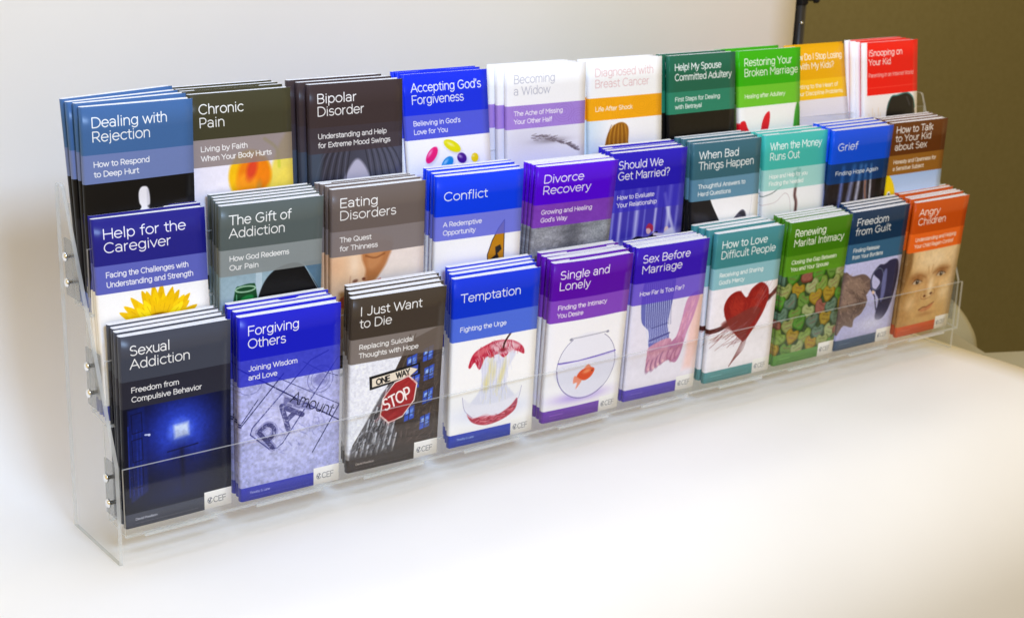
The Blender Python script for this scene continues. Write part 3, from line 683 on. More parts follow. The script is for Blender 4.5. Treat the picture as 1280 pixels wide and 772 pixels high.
# title lines, subtitle lines (with the width each takes), title colour, band colour, band opacity over the picture, footer colour, picture
# fields: key, title[(text, width)], sub[(text, width)], ctitle, cband, band_alpha, cfoot, paint, author, kind label
BOOKS = [
 # bottom row
 [('Sexual Addiction', [('Sexual', .36), ('Addiction', .54)], [('Freedom from', .43), ('Compulsive Behavior', .64)], (66, 70, 84), (46, 46, 58), .92, (70, 74, 92), a_window, 'David Powlison', 'charcoal'),
  ('Forgiving Others', [('Forgiving', .50), ('Others', .37)], [('Joining Wisdom', .48), ('and Love', .28)], (24, 30, 196), (34, 40, 196), .78, (50, 56, 190), a_paid, 'Timothy S. Lane', 'royal blue'),
  ('I Just Want to Die', [('I Just Want', .66), ('to Die', .34)], [('Replacing Suicidal', .58), ('Thoughts with Hope', .64)], (68, 58, 50), (112, 100, 92), .86, (64, 54, 50), a_stop, 'David Powlison', 'dark brown'),
  ('Temptation', [('Temptation', .70)], [('Fighting the Urge', .54)], (8, 52, 210), (72, 104, 222), .95, (36, 62, 190), a_apple, 'Timothy S. Lane', 'bright blue'),
  ('Single and Lonely', [('Single and', .62), ('Lonely', .38)], [('Finding the Intimacy', .62), ('You Desire', .32)], (92, 8, 168), (128, 62, 192), .95, (112, 52, 184), a_bowl, None, 'purple'),
  ('Sex Before Marriage', [('Sex Before', .66), ('Marriage', .56)], [('How Far Is Too Far?', .62)], (56, 20, 180), (92, 64, 204), .82, (84, 60, 196), a_hands, None, 'violet'),
  ('How to Love Difficult People', [('How to Love', .68), ('Difficult People', .82)], [('Receiving and Sharing', .66), ("God's Mercy", .38)], (62, 134, 140), (134, 188, 200), .94, (84, 152, 158), a_heart, None, 'teal'),
  ('Renewing Marital Intimacy', [('Renewing', .50), ('Marital Intimacy', .82)], [('Closing the Gap Between', .74), ('You and Your Spouse', .62)], (62, 122, 8), (92, 152, 30), .92, (92, 152, 60), a_candy, None, 'leaf green'),
  ('Freedom from Guilt', [('Freedom', .56), ('from Guilt', .62)], [('Finding Release', .46), ('from Your Burdens', .54)], (14, 50, 84), (42, 92, 128), .92, (56, 84, 122), a_cuffs, None, 'navy'),
  ('Angry Children', [('Angry', .38), ('Children', .52)], [('Understanding and Helping', .78), ('Your Child Regain Control', .74)], (202, 80, 14), (240, 104, 28), .95, (216, 84, 32), a_face, None, 'orange')],
 # middle row
 [('Help for the Caregiver', [('Help for the', .74), ('Caregiver', .60)], [('Facing the Challenges with', .74), ('Understanding and Strength', .78)], (30, 30, 132), (84, 92, 186), .95, (84, 92, 186), a_sunflower, None, 'indigo'),
  ('The Gift of Addiction', [('The Gift of', .60), ('Addiction', .54)], [('How God Redeems', .58), ('Our Pain', .28)], (88, 98, 98), (140, 146, 146), .9, (100, 110, 110), a_bottle, None, 'slate grey'),
  ('Eating Disorders', [('Eating', .40), ('Disorders', .60)], [('The Quest', .33), ('for Thinness', .40)], (108, 96, 92), (130, 120, 120), .95, (120, 110, 106), a_halfface, None, 'taupe'),
  ('Conflict', [('Conflict', .50)], [('A Redemptive', .44), ('Opportunity', .37)], (0, 60, 235), (96, 104, 222), .86, (60, 80, 220), a_nib, None, 'vivid blue'),
  ('Divorce Recovery', [('Divorce', .50), ('Recovery', .60)], [('Growing and Healing', .64), ("God's Way", .33)], (84, 0, 214), (128, 48, 196), .82, (110, 40, 190), a_stone, None, 'violet purple'),
  ('Should We Get Married?', [('Should We', .60), ('Get Married?', .70)], [('How to Evaluate', .50), ('Your Relationship', .54)], (34, 20, 180), (56, 48, 196), .72, (60, 50, 190), a_drapes, None, 'deep violet blue'),
  ('When Bad Things Happen', [('When Bad', .58), ('Things Happen', .82)], [('Thoughtful Answers to', .70), ('Hard Questions', .48)], (52, 100, 116), (92, 142, 172), .95, (80, 130, 150), a_shoe, None, 'grey teal'),
  ('When the Money Runs Out', [('When the Money', .80), ('Runs Out', .46)], [('Hope and Help for you', .60), ('Finding the Needed', .54)], (64, 186, 176), (146, 212, 206), .82, (100, 200, 190), a_cord, None, 'turquoise'),
  ('Grief', [('Grief', .34)], [('Finding Hope Again', .74)], (0, 78, 224), (0, 74, 160), .66, (20, 60, 150), a_veil, None, 'azure blue'),
  ('How to Talk to Your Kid about Sex', [('How to Talk', .66), ('to Your Kid', .64), ('about Sex', .58)], [('Honesty and Openness for', .78), ('a Sensitive Subject', .56)], (98, 48, 10), (150, 94, 22), .95, (120, 70, 20), a_duck, None, 'brown')],
 # top row
 [('Dealing with Rejection', [('Dealing with', .68), ('Rejection', .52)], [('How to Respond', .50), ('to Deep Hurt', .40)], (64, 104, 158), (116, 134, 190), .95, (100, 120, 190), a_peg, None, 'steel blue'),
  ('Chronic Pain', [('Chronic', .44), ('Pain', .25)], [('Living by Faith', .46), ('When Your Body Hurts', .70)], (64, 62, 44), (140, 126, 124), .86, (90, 84, 70), a_fruit, None, 'dark olive'),
  ('Bipolar Disorder', [('Bipolar', .42), ('Disorder', .50)], [('Understanding and Help', .74), ('for Extreme Mood Swings', .78)], (60, 48, 52), (66, 56, 64), .84, (70, 60, 66), a_hair, None, 'dark plum brown'),
  ("Accepting God's Forgiveness", [("Accepting God's", .84), ('Forgiveness', .62)], [("Believing in God's", .56), ('Love for You', .40)], (0, 44, 226), (68, 80, 216), .95, (60, 70, 210), a_beans, None, 'cobalt blue'),
  ('Becoming a Widow', [('Becoming', .52), ('a Widow', .46)], [('The Ache of Missing', .62), ('Your Other Half', .48)], (250, 250, 253), (164, 128, 218), .95, (164, 128, 218), a_brow, None, 'white and lilac'),
  ('Diagnosed with Breast Cancer', [('Diagnosed with', .80), ('Breast Cancer', .74)], [('Life After Shock', .50)], (250, 250, 251), (248, 172, 18), 1., (248, 172, 18), a_head, None, 'white and amber'),
  ('Help! My Spouse Committed Adultery', [('Help! My Spouse', .70), ('Committed Adultery', .86)], [('First Steps for Dealing', .68), ('with Betrayal', .40)], (24, 100, 76), (40, 138, 108), .95, (40, 138, 108), a_black, None, 'dark green'),
  ('Restoring Your Broken Marriage', [('Restoring Your', .78), ('Broken Marriage', .88)], [('Healing after Adultery', .66)], (54, 178, 10), (106, 200, 36), .95, (106, 200, 36), a_tulip, None, 'lime green'),
  ('How Do I Stop Losing It with My Kids?', [('How Do I Stop Losing', .87), ('It with My Kids?', .72)], [('Getting to the Heart of', .76), ('Your Discipline Problems', .84)], (240, 176, 0), (252, 196, 8), .95, (252, 196, 8), a_table, None, 'yellow'),
  ('iSnooping on Your Kid', [('iSnooping on', .62), ('Your Kid', .40)], [('Parenting in an Internet World', .84)], (246, 16, 14), (246, 16, 14), 1., (246, 16, 14), a_chair, None, 'red')],
]


def paint_cover(b, seed):
    name, title, sub, ct, cb, ba, cf, fn, author, _ = b
    A = Art(ct)
    fn(A)
    A.rect(0, .40, 1, .64, cb, ba)                       # the translucent band over the picture
    A.rect(0, 0, 1, .40, ct)
    if name.startswith('iSnoop'):
        A.rect(0, .545, 1, .556, (255, 70, 60), .8); A.rect(0, 0, .055, ASP, (250, 248, 252))
    elif name.startswith('Gift', 4):
        pass
    if cb == (248, 172, 18) or cb == (164, 128, 218):    # faint swirls printed in the band
        for cx, cy in ((.72, .50), (.92, .58), (.45, .58), (.2, .46)):
            for r in (.03, .055, .08, .105):
                t = np.radians(np.linspace(0, 360, 22)); q = np.stack([cx + r * 1.3 * np.cos(t), cy + r * np.sin(t)], 1)
                q = q[(q[:, 1] > .405) & (q[:, 1] < .635)]
                if len(q) > 2:
                    for i in range(len(q) - 1):
                        if abs(q[i + 1] - q[i]).max() < .05: A.line(q[i:i + 2], .004, W4(cb, -26), .6)
    tc = WHT
    if ct == (250, 250, 253): tc = (186, 188, 204)
    if ct == (250, 250, 251): tc = (226, 190, 194)
    n = len(title)
    if n == 3:
        ys, sz = (.128, .232, .336), .078
    else:
        ys, sz = ((.175, .292) if n == 2 else (.245,)), .082
    if name.startswith('Help!') or name.startswith('How Do I') or name.startswith('iSnoop'):
        ys, sz = (.165, .275), .070
    for (s, w), y in zip(title, ys):
        A.text(s, .085, y, sz, tc, .0092, 0, .96, w)
    if name.startswith('iSnoop'):
        A.text(sub[0][0], .085, .42, .044, WHT, .006, 0, .8, sub[0][1])
    else:
        yy = (.502, .585) if len(sub) == 2 else (.54,)
        for (s, w), y in zip(sub, yy):
            A.text(s, .088, y, .044, WHT, .0072, 0, .92, w)
    # footer strip, author, imprint
    A.rect(0, 1.60, .74, ASP, cf)
    if author:
        A.text(author, .09, 1.665, .019, W4(cf, 150), .0042, 0, .9, .20)
    else:
        A.line([(.09, 1.660), (.26, 1.660)], .007, W4(cf, 90), .6, .006)
    rr = np.random.RandomState(seed)
    x = .09
    while x < .66:                                        # the imprint line, too small to read
        l = rr.uniform(.015, .045); A.line([(x, 1.695), (x + l, 1.695)], .004, W4(cf, 90), .55); x += l + .012
    A.rect(.735, 1.565, 1, ASP, (250, 250, 252))
    g = (104, 108, 120)
    A.ring(.790, 1.652, .022, .026, .005, g, .003, 1, 20, 330); A.line([(.776, 1.645), (.788, 1.668), (.800, 1.628)], .007, (60, 74, 110))
    A.text('CEF', .822, 1.678, .052, g, .0055, 0, 1, .125)
    A.grainy(.012, 90, seed, 0, ASP)
    return np.clip(A.im, 0, 1)


# ---------------------------------------------------------------- materials
def new_mat(name):
    mt = bpy.data.materials.new(name); mt.use_nodes = True
    return mt, mt.node_tree, mt.node_tree.nodes['Principled BSDF']


def noise_bump(nt, bsdf, scale, strength, dist=.001, detail=4):
    tc = nt.nodes.new('ShaderNodeTexCoord')
    nz = nt.nodes.new('ShaderNodeTexNoise'); nz.inputs['Scale'].default_value = scale; nz.inputs['Detail'].default_value = detail
    nt.links.new(tc.outputs['Object'], nz.inputs['Vector'])
    bp = nt.nodes.new('ShaderNodeBump'); bp.inputs['Strength'].default_value = strength; bp.inputs['Distance'].default_value = dist
    nt.links.new(nz.outputs['Fac'], bp.inputs['Height']); nt.links.new(bp.outputs['Normal'], bsdf.inputs['Normal'])
    return nz


def mottled(name, c0, c1, scale, rough, bump=.1, bscale=None, spec=.5, detail=5):
    mt, nt, b = new_mat(name)
    nz = noise_bump(nt, b, bscale or scale * 8, bump)
    tc = nt.nodes.new('ShaderNodeTexCoord')
    n2 = nt.nodes.new('ShaderNodeTexNoise'); n2.inputs['Scale'].default_value = scale; n2.inputs['Detail'].default_value = detail
    nt.links.new(tc.outputs['Object'], n2.inputs['Vector'])
    rp = nt.nodes.new('ShaderNodeValToRGB')
    rp.color_ramp.elements[0].position = .3; rp.color_ramp.elements[1].position = .7
    rp.color_ramp.elements[0].color = (*c0, 1); rp.color_ramp.elements[1].color = (*c1, 1)
    nt.links.new(n2.outputs['Fac'], rp.inputs['Fac']); nt.links.new(rp.outputs['Color'], b.inputs['Base Color'])
    b.inputs['Roughness'].default_value = rough
    b.inputs['Specular IOR Level'].default_value = spec
    return mt


M_SHEET = mottled('white_backdrop_paper', (.84, .82, .785), (.87, .85, .815), 6, .75, .05, 500, .25)
M_UNDER = mottled('cream_backdrop_paper', (.36, .325, .20), (.40, .36, .24), 8, .8, .05, 500, .2)
M_WALL = mottled('olive_wall_paint', (.175, .152, .068), (.192, .168, .078), 110, .8, .35, 260, .2)
M_FLOOR = mottled('grey_carpet', (.07, .065, .06), (.11, .10, .09), 40, .95, .4, 300)
M_TABLE = mottled('pale_laminate', (.42, .40, .36), (.46, .44, .40), 10, .4, .02)
M_PAGE = mottled('book_paper', (.80, .80, .82), (.88, .88, .90), 300, .8, .1, 900, .2)
M_BLACK = mottled('black_painted_metal', (.012, .012, .015), (.02, .02, .025), 30, .35, .05)


def metal(name, col, rough):
    mt, nt, b = new_mat(name)
    noise_bump(nt, b, 600, .05)
    b.inputs['Base Color'].default_value = (*col, 1); b.inputs['Metallic'].default_value = 1; b.inputs['Roughness'].default_value = rough
    return mt


M_CHROME = metal('chromed_steel', (.86, .87, .88), .14)


def acrylic(name, tint, haze, rough, hcol=(.8, .82, .82), ior=1.49, refl=.4):
    mt = bpy.data.materials.new(name); mt.use_nodes = True
    nt = mt.node_tree; nt.nodes.clear()
    out = nt.nodes.new('ShaderNodeOutputMaterial')
    tr = nt.nodes.new('ShaderNodeBsdfTransparent'); tr.inputs['Color'].default_value = (*tint, 1)
    df = nt.nodes.new('ShaderNodeBsdfDiffuse'); df.inputs['Color'].default_value = (*hcol, 1)
    tl = nt.nodes.new('ShaderNodeBsdfTranslucent'); tl.inputs['Color'].default_value = (*hcol, 1)
    ad = nt.nodes.new('ShaderNodeMixShader'); ad.inputs[0].default_value = .5
    nt.links.new(df.outputs[0], ad.inputs[1]); nt.links.new(tl.outputs[0], ad.inputs[2])
    m1 = nt.nodes.new('ShaderNodeMixShader')
    tc = nt.nodes.new('ShaderNodeTexCoord')
    nz = nt.nodes.new('ShaderNodeTexNoise'); nz.inputs['Scale'].default_value = 35; nz.inputs['Detail'].default_value = 6
    nt.links.new(tc.outputs['Object'], nz.inputs['Vector'])
    mr = nt.nodes.new('ShaderNodeMapRange'); mr.inputs['To Min'].default_value = haze * .6; mr.inputs['To Max'].default_value = haze * 1.4
    nt.links.new(nz.outputs['Fac'], mr.inputs['Value']); nt.links.new(mr.outputs[0], m1.inputs[0])
    nt.links.new(tr.outputs[0], m1.inputs[1]); nt.links.new(ad.outputs[0], m1.inputs[2])
    gl = nt.nodes.new('ShaderNodeBsdfGlossy'); gl.inputs['Roughness'].default_value = rough
    fr = nt.nodes.new('ShaderNodeFresnel'); fr.inputs['IOR'].default_value = ior
    ge = nt.nodes.new('ShaderNodeNewGeometry')          # the sheet does not bend rays here, so both faces reflect alike
    mi = nt.nodes.new('ShaderNodeMix'); mi.data_type = 'FLOAT'
    nt.links.new(ge.outputs['Backfacing'], mi.inputs[0]); mi.inputs[2].default_value = ior; mi.inputs[3].default_value = 1 / ior
    nt.links.new(mi.outputs[0], fr.inputs['IOR'])
    m2 = nt.nodes.new('ShaderNodeMixShader')
    mu = nt.nodes.new('ShaderNodeMath'); mu.operation = 'MULTIPLY'; mu.inputs[1].default_value = refl
    nt.links.new(fr.outputs[0], mu.inputs[0]); nt.links.new(mu.outputs[0], m2.inputs[0]); nt.links.new(m1.outputs[0], m2.inputs[1]); nt.links.new(gl.outputs[0], m2.inputs[2])
    nt.links.new(m2.outputs[0], out.inputs['Surface'])
    return mt


M_CLEAR = acrylic('clear_acrylic', (.992, .996, .994), .001, .03)
M_EDGE = acrylic('polished_acrylic_edge', (.86, .90, .90), .5, .12, (.92, .93, .93))
M_BRACKET = acrylic('frosted_acrylic_bracket', (.82, .83, .84), .16, .12, (.62, .64, .66))


# ---------------------------------------------------------------- mesh helpers
class MB:
    def __init__(s): s.v = []; s.f = []; s.m = []; s.uv = {}

    def add(s, v, f, m=0):
        o = len(s.v); s.v += [tuple(p) for p in v]
        for k, q in enumerate(f):
            s.f.append([o + i for i in q]); s.m.append(m[k] if isinstance(m, (list, tuple)) else m)

    def box(s, x0, x1, y0, y1, z0, z1, m=0):
        s.add([(x, y, z) for x in (x0, x1) for y in (y0, y1) for z in (z0, z1)],
              [(0, 1, 3, 2), (4, 6, 7, 5), (0, 4, 5, 1), (2, 3, 7, 6), (0, 2, 6, 4), (1, 5, 7, 3)], m)

    def beam(s, xs, cross, mats):
        """cross(x) -> n points (y, z) anticlockwise seen from -x; mats one per side, last for the two ends"""
        rings = [cross(x) for x in xs]; n = len(rings[0])
        v = [(x, y, z) for x, r in zip(xs, rings) for y, z in r]
        f = []; mm = []
        for i in range(len(xs) - 1):
            for k in range(n):
                a, b = i * n + k, i * n + (k + 1) % n
                f.append((a, a + n, b + n, b)); mm.append(mats[k])
        f.append(tuple(range(n))); mm.append(mats[-1]); f.append(tuple(reversed([(len(xs) - 1) * n + k for k in range(n)]))); mm.append(mats[-1])
        s.add(v, f, mm)

    def lathe(s, c, axis, prof, n=20, m=0):
        """prof: (distance along axis, radius)"""
        ax = Vector(axis).normalized(); u = ax.orthogonal().normalized(); w = ax.cross(u)
        v = []; f = []
        for d, r in prof:
            for k in range(n):
                a = 2 * math.pi * k / n
                v.append(Vector(c) + ax * d + (u * math.cos(a) + w * math.sin(a)) * r)
        for i in range(len(prof) - 1):
            for k in range(n):
                f.append((i * n + k, i * n + (k + 1) % n, (i + 1) * n + (k + 1) % n, (i + 1) * n + k))
        f.append(tuple(reversed(range(n)))); f.append(tuple((len(prof) - 1) * n + k for k in range(n)))
        s.add(v, f, m)

    def mesh(s, name, mats, smooth=False):
        me = bpy.data.meshes.new(name); me.from_pydata(s.v, [], s.f)
        for mt in mats: me.materials.append(mt)
        me.polygons.foreach_set('material_index', s.m)
        if smooth: me.polygons.foreach_set('use_smooth', [True] * len(s.f))
        me.update()
        return me

    def obj(s, name, mats, parent=None, smooth=False, bevel=0):
        o = bpy.data.objects.new(name, s.mesh(name, mats, smooth)); COL.objects.link(o); o.parent = parent
        if bevel:
            b = o.modifiers.new('soft_edges', 'BEVEL'); b.width = bevel; b.segments = 2; b.limit_method = 'ANGLE'
        return o


def empty(name, loc):
    o = bpy.data.objects.new(name, None); COL.objects.link(o); o.location = loc; o.empty_display_size = .02
    return o


def tag(o, label, cat, group=None):
    o['label'] = label; o['category'] = cat
    if group: o['group'] = group


# ---------------------------------------------------------------- room, table, papers
f = MB(); f.box(-3, 7, -4, 1.25, -.80, -.76); f.obj('floor', [M_FLOOR])['kind'] = 'structure'
w = MB(); w.box(-3, 7, 1.15, 1.25, -.76, 2.2); w.obj('wall', [M_WALL])['kind'] = 'structure'

tb = empty('table', (.42, .08, -.76))
tag(tb, 'pale laminate table hidden under the draped white paper', 'table')
t = MB(); t.box(-1.5 - .42, 1.02 - .42, -.18, .18, .72, .745); t.obj('tabletop', [M_TABLE], tb, bevel=.003)
for sx in (-1.8, .54):
    for sy in (-.14, .14):
        l = MB(); l.lathe((sx, sy, 0), (0, 0, 1), [(0, .014), (.72, .014)], 16); l.obj('leg', [M_CHROME], tb, True)


def paper(name, prof_fn, us, vs, mat, thick):
    b = MB(); nu, nv = len(us), len(vs)
    P = [[prof_fn(u, v) for v in vs] for u in us]
    v = [p for r in P for p in r]
    b.add(v, [(i * nv + j, (i + 1) * nv + j, (i + 1) * nv + j + 1, i * nv + j + 1) for i in range(nu - 1) for j in range(nv - 1)])
    o = b.obj(name, [mat], None, True)
    s = o.modifiers.new('thickness', 'SOLIDIFY'); s.thickness = thick; s.offset = -1
    return o


def path_at(pts, s):
    """point at fraction s along a densely sampled 2-D path"""
    d = np.concatenate([[0], np.cumsum(np.hypot(*np.diff(pts, axis=0).T))]); t = s * d[-1]
    return float(np.interp(t, d, pts[:, 0])), float(np.interp(t, d, pts[:, 1]))


def arc(cy, cz, r, a0, a1, n=24):
    t = np.radians(np.linspace(a0, a1, n)); return np.stack([cy + r * np.cos(t), cz + r * np.sin(t)], 1)


# white sheet: hangs in front, rolls over the table's front edge, lies flat, sweeps up behind the rack
RF, RB = .15, .168
FL = math.radians(52)
front_end = arc(-.10, -RF, RF, 90 + 84, 90)
tail = front_end[0] + np.outer(np.linspace(1, 0, 8)[:-1], np.array([-math.cos(math.radians(84)), -math.sin(math.radians(84))]) * .55)
white = np.concatenate([tail, front_end, [(-.08, 0), (-.04, 0), (0, 0), (.05, 0), (.10, 0)], arc(.13, RB, RB, -90, 0), [(.299, .5), (.301, 1.0), (.303, 1.5)]])


def white_fn(u, s):
    y, z = path_at(white, s)
    wv = .0012 * math.sin(u * 5 + y * 9) * min(1, max(0, (-.07 - y) * 12)) + .0035 * math.sin(u * 2.3 + z * 3 + 1) * min(1, max(0, (z - .1) * 4))
    rp = (.0007 * math.sin(u * 9 + y * 30) + .0005 * math.sin(u * 23 - y * 41 + 2) + .0003 * math.sin(u * 4 + y * 90)) * min(1, max(0, (-.02 - y) * 14))
    return (u, y + wv, z + wv * .5 + rp)


sheet = paper('paper_backdrop', white_fn, np.linspace(-1.6, 1.0, 60), np.linspace(0, 1, 150), M_SHEET, .0008)
tag(sheet, 'white seamless paper draped over the table and swept up behind the rack', 'backdrop')

# the cream sheet underneath, wider at the right, where it sags past the table's end
e0 = np.concatenate([[(-.01, -.0035), (.05, -.0035), (.10, -.0035)], arc(.15, .1965, .20, -90, -20)])
e1 = np.concatenate([catmull([(.035, -.10), (.05, -.030), (.06, -.008), (.081, .012), (.106, .026), (.126, .036), (.20, .085), (.29, .16)], 6, False)])


def under_fn(u, s):
    k = min(1, max(0, (u - .985) / .12)); k = k * k * (3 - 2 * k)
    a, b = path_at(e0, s), path_at(e1, s)
    return (u, a[0] * (1 - k) + b[0] * k, a[1] * (1 - k) + b[1] * k)


us = paper('paper_roll_sheet', under_fn, np.concatenate([np.linspace(-.3, .97, 12), np.linspace(.98, 1.10, 16)]), np.linspace(0, 1, 70), M_UNDER, .0008)
tag(us, 'cream paper sheet curling up behind the rack past the white paper', 'backdrop paper')

cl = MB()
pl = [(.90, -.12), (1.32, -.145), (1.32, -.125), (1.13, -.062), (1.071, -.032), (1.027, -.012), (1.048, .032), (1.069, .075), (1.075, .10), (.90, .10)]
n = len(pl)
cl.add([(x, y, -.0065) for x, y in pl] + [(x, y, -.0085) for x, y in pl], [tuple(range(n)), tuple(reversed(range(n, 2 * n)))] + [(i, i + n, (i + 1) % n + n, (i + 1) % n) for i in range(n)])
c = cl.obj('table_cover', [M_UNDER]); tag(c, 'cream board lying at the right end of the table under the white paper', 'board')

# black stand that carries the paper, its foot on the floor
st = empty('backdrop_stand', (1.0605, .342, -.76)); tag(st, 'black metal pole of the backdrop stand beside the paper edge', 'light stand')
q = MB(); q.lathe((0, 0, .3), (0, 0, 1), [(0, .0072), (1.09, .0072)], 20); q.obj('pole', [M_BLACK], st, True)
q = MB(); q.lathe((0, 0, .02), (0, 0, 1), [(0, .010), (.50, .010)], 20); q.obj('lower_tube', [M_BLACK], st, True)
q = MB(); q.lathe((0, 0, 1.112), (0, 0, 1), [(0, .0074), (.002, .0092), (.056, .0092), (.058, .0074)], 20); q.obj('collar', [M_BLACK], st, True)
q = MB(); q.lathe((.006, -.004, 1.120), (.8, -.6, 0), [(0, .003), (.008, .003), (.009, .0056), (.014, .0056), (.016, .004)], 16); q.obj('knob', [M_BLACK], st, True)
q = MB(); q.lathe((-.0035, -.0058, 1.090), (-.3, -1, 0), [(0, .0022), (.002, .0022), (.003, .001)], 12); q.obj('rivet', [M_CHROME], st, True)
for k in range(3):
    a = 2 * math.pi * k / 3 + .4
    q = MB(); q.lathe((0, 0, .40), (.30 * math.cos(a), .30 * math.sin(a), -.395), [(0, .006), (.49, .006)], 12); q.obj('leg', [M_BLACK], st, True)

# ---------------------------------------------------------------- the clear rack
BW, BH = .0889, .1539
STACKS = [
 [(4, -0.00173, 0.01251, 0.0272, -0.0251, 0.0235, 0.42, 7.23, 1.29),
  (4, 0.09344, 0.01121, 0.0272, -0.0218, -0.0318, 0.5, 7.82, 1.74),
  (4, 0.19375, 0.01578, 0.0272, -0.057, -0.0463, 2.66, 7.29, 1.59),
  (4, 0.29644, 0.01529, 0.0272, -0.0209, -0.062, 2.94, 7.19, 1.61),
  (4, 0.4021, 0.01822, 0.0272, -0.0722, -0.0478, 0.67, 7.97, 1.89),
  (5, 0.50351, 0.02189, 0.0272, -0.1283, -0.0586, 0.71, 5.19, -0.11),
  (4, 0.60614, 0.01717, 0.0272, -0.0301, -0.0355, -2.23, 8.33, 1.66),
  (5, 0.70505, 0.01769, 0.0272, -0.0923, -0.022, 0.8, 5.88, 0.44),
  (4, 0.79796, 0.01725, 0.0272, -0.074, -0.0138, 2.63, 6.71, 1.45),
  (5, 0.89418, 0.01299, 0.0272, -0.0592, -0.0009, 0.61, 7.44, 1.55)],
 [(4, -0.00388, 0.03506, 0.10818, 0.0648, -0.0025, 0.49, 6.19, 0.73),
  (5, 0.09464, 0.04295, 0.10818, -0.0442, -0.0174, 1.02, 6.25, 0.86),
  (4, 0.19792, 0.04683, 0.10818, -0.0127, -0.0325, -0.87, 6.25, 0.61),
  (4, 0.30122, 0.0494, 0.10818, -0.023, -0.0507, 0.36, 6.53, 1.07),
  (4, 0.40455, 0.05129, 0.10818, -0.0822, -0.0405, 0.28, 5.77, 0.31),
  (4, 0.50306, 0.05274, 0.10818, -0.004, -0.0481, 0.02, 6.31, 0.81),
  (4, 0.60556, 0.04632, 0.10818, 0.0352, -0.042, -1.06, 6.89, 1.12),
  (3, 0.70408, 0.04493, 0.10818, 0.0416, -0.0435, -4.56, 7.54, 0.82),
  (4, 0.78957, 0.03869, 0.10818, -0.0192, -0.0078, -0.66, 7.46, 1.72),
  (4, 0.88234, 0.03711, 0.10818, -0.0, -0.0171, 0.12, 6.23, 0.75)],
 [(4, -0.00663, 0.05368, 0.18863, 0.0039, 0.0518, -2.1, 6.59, 1.26),
  (4, 0.08953, 0.06587, 0.18863, 0.0507, 0.0281, -2.4, 6.54, 1.09),
  (3, 0.19611, 0.07237, 0.18863, 0.0337, -0.0053, -6.02, 7.85, 2.18),
  (3, 0.30221, 0.07973, 0.18863, 0.142, 0.0098, -1.22, 6.14, 0.65),
  (3, 0.40924, 0.08644, 0.18863, 0.054, -0.0258, -5.57, 6.85, 0.44),
  (2, 0.50721, 0.08575, 0.18863, 0.0803, -0.046, -14.85, 9.33, 1.03),
  (3, 0.60385, 0.07795, 0.18863, 0.0904, -0.01, -2.36, 6.57, 0.77),
  (2, 0.69989, 0.07449, 0.18863, 0.1194, 0.0042, -17.41, 12.09, 3.13),
  (2, 0.79154, 0.07346, 0.18863, 0.2199, -0.0017, 9.25, 3.73, 1.11),
  (4, 0.88298, 0.06772, 0.18863, 0.122, 0.0007, -2.81, 6.61, 0.39)],
]

for _r in range(3):                                                # nobody leans far enough to cross the lip in front
    STACKS[_r] = [(a[0], a[1], a[2] + (math.sin(a[5]) * BW * .25 if _r == 0 else 0), a[3], max(a[4], -.06 if _r == 0 else -.085), a[5] * (.5 if _r == 0 else 1.), *a[6:]) for a in STACKS[_r]]
BOW = (.004, .014, .021)


def bow(r, x):
    u = (x - .49) / .5
    return BOW[r] * (1 - u * u)


rack = empty('display_rack', (0, 0, 0))
tag(rack, 'three tier clear acrylic literature rack holding thirty stacks of booklets', 'display rack')
XL, XR = -.0065, .990
PY0, PY1, PH, PZV, PTOP = .0101, .0991, .2806, .0803, .0868


def panel(x0, x1):
    pts = [(PY0, 0.0003), (PY1, .0003), (PY1, PH - .004)]
    pts += [tuple(p) for p in arc(PY1 - .004, PH - .004, .004, 0, 90, 5)[1:]]
    c = (PTOP + .0035, PH - .0045); pts += [tuple(p) for p in arc(c[0], c[1], .0045, 90, 158, 6)]
    pts += [(PY0, PZV)]
    n = len(pts); b = MB()
    v = [(x0, y, z) for y, z in pts] + [(x1, y, z) for y, z in pts]
    f = [tuple(reversed(range(n))), tuple(range(n, 2 * n))] + [(i, (i + 1) % n, (i + 1) % n + n, i + n) for i in range(n)]
    b.add(v, f, [0, 0] + [1] * n)
    return b


SCREWS = {0: [(.024, .047), (.026, .067)], 1: [(.051, .127), (.052, .148)], 2: [(.083, .206), (.084, .226)]}
for side, (x0, x1) in enumerate(((XL - .003, XL), (XR, XR + .003))):
    p = panel(x0, x1).obj('side_panel', [M_CLEAR, M_EDGE], rack)
    d = -1 if side == 0 else 1; xo = x0 if side == 0 else x1
    for r in range(3):
        for (y, z) in SCREWS[r]:
            s = MB(); s.lathe((xo, y, z), (d, 0, 0), [(-.0075, .0016), (0, .0016), (.0002, .0036), (.0012, .0036), (.0022, .0028), (.0026, .0014)], 16)
            s.obj('screw', [M_CHROME], p, True)

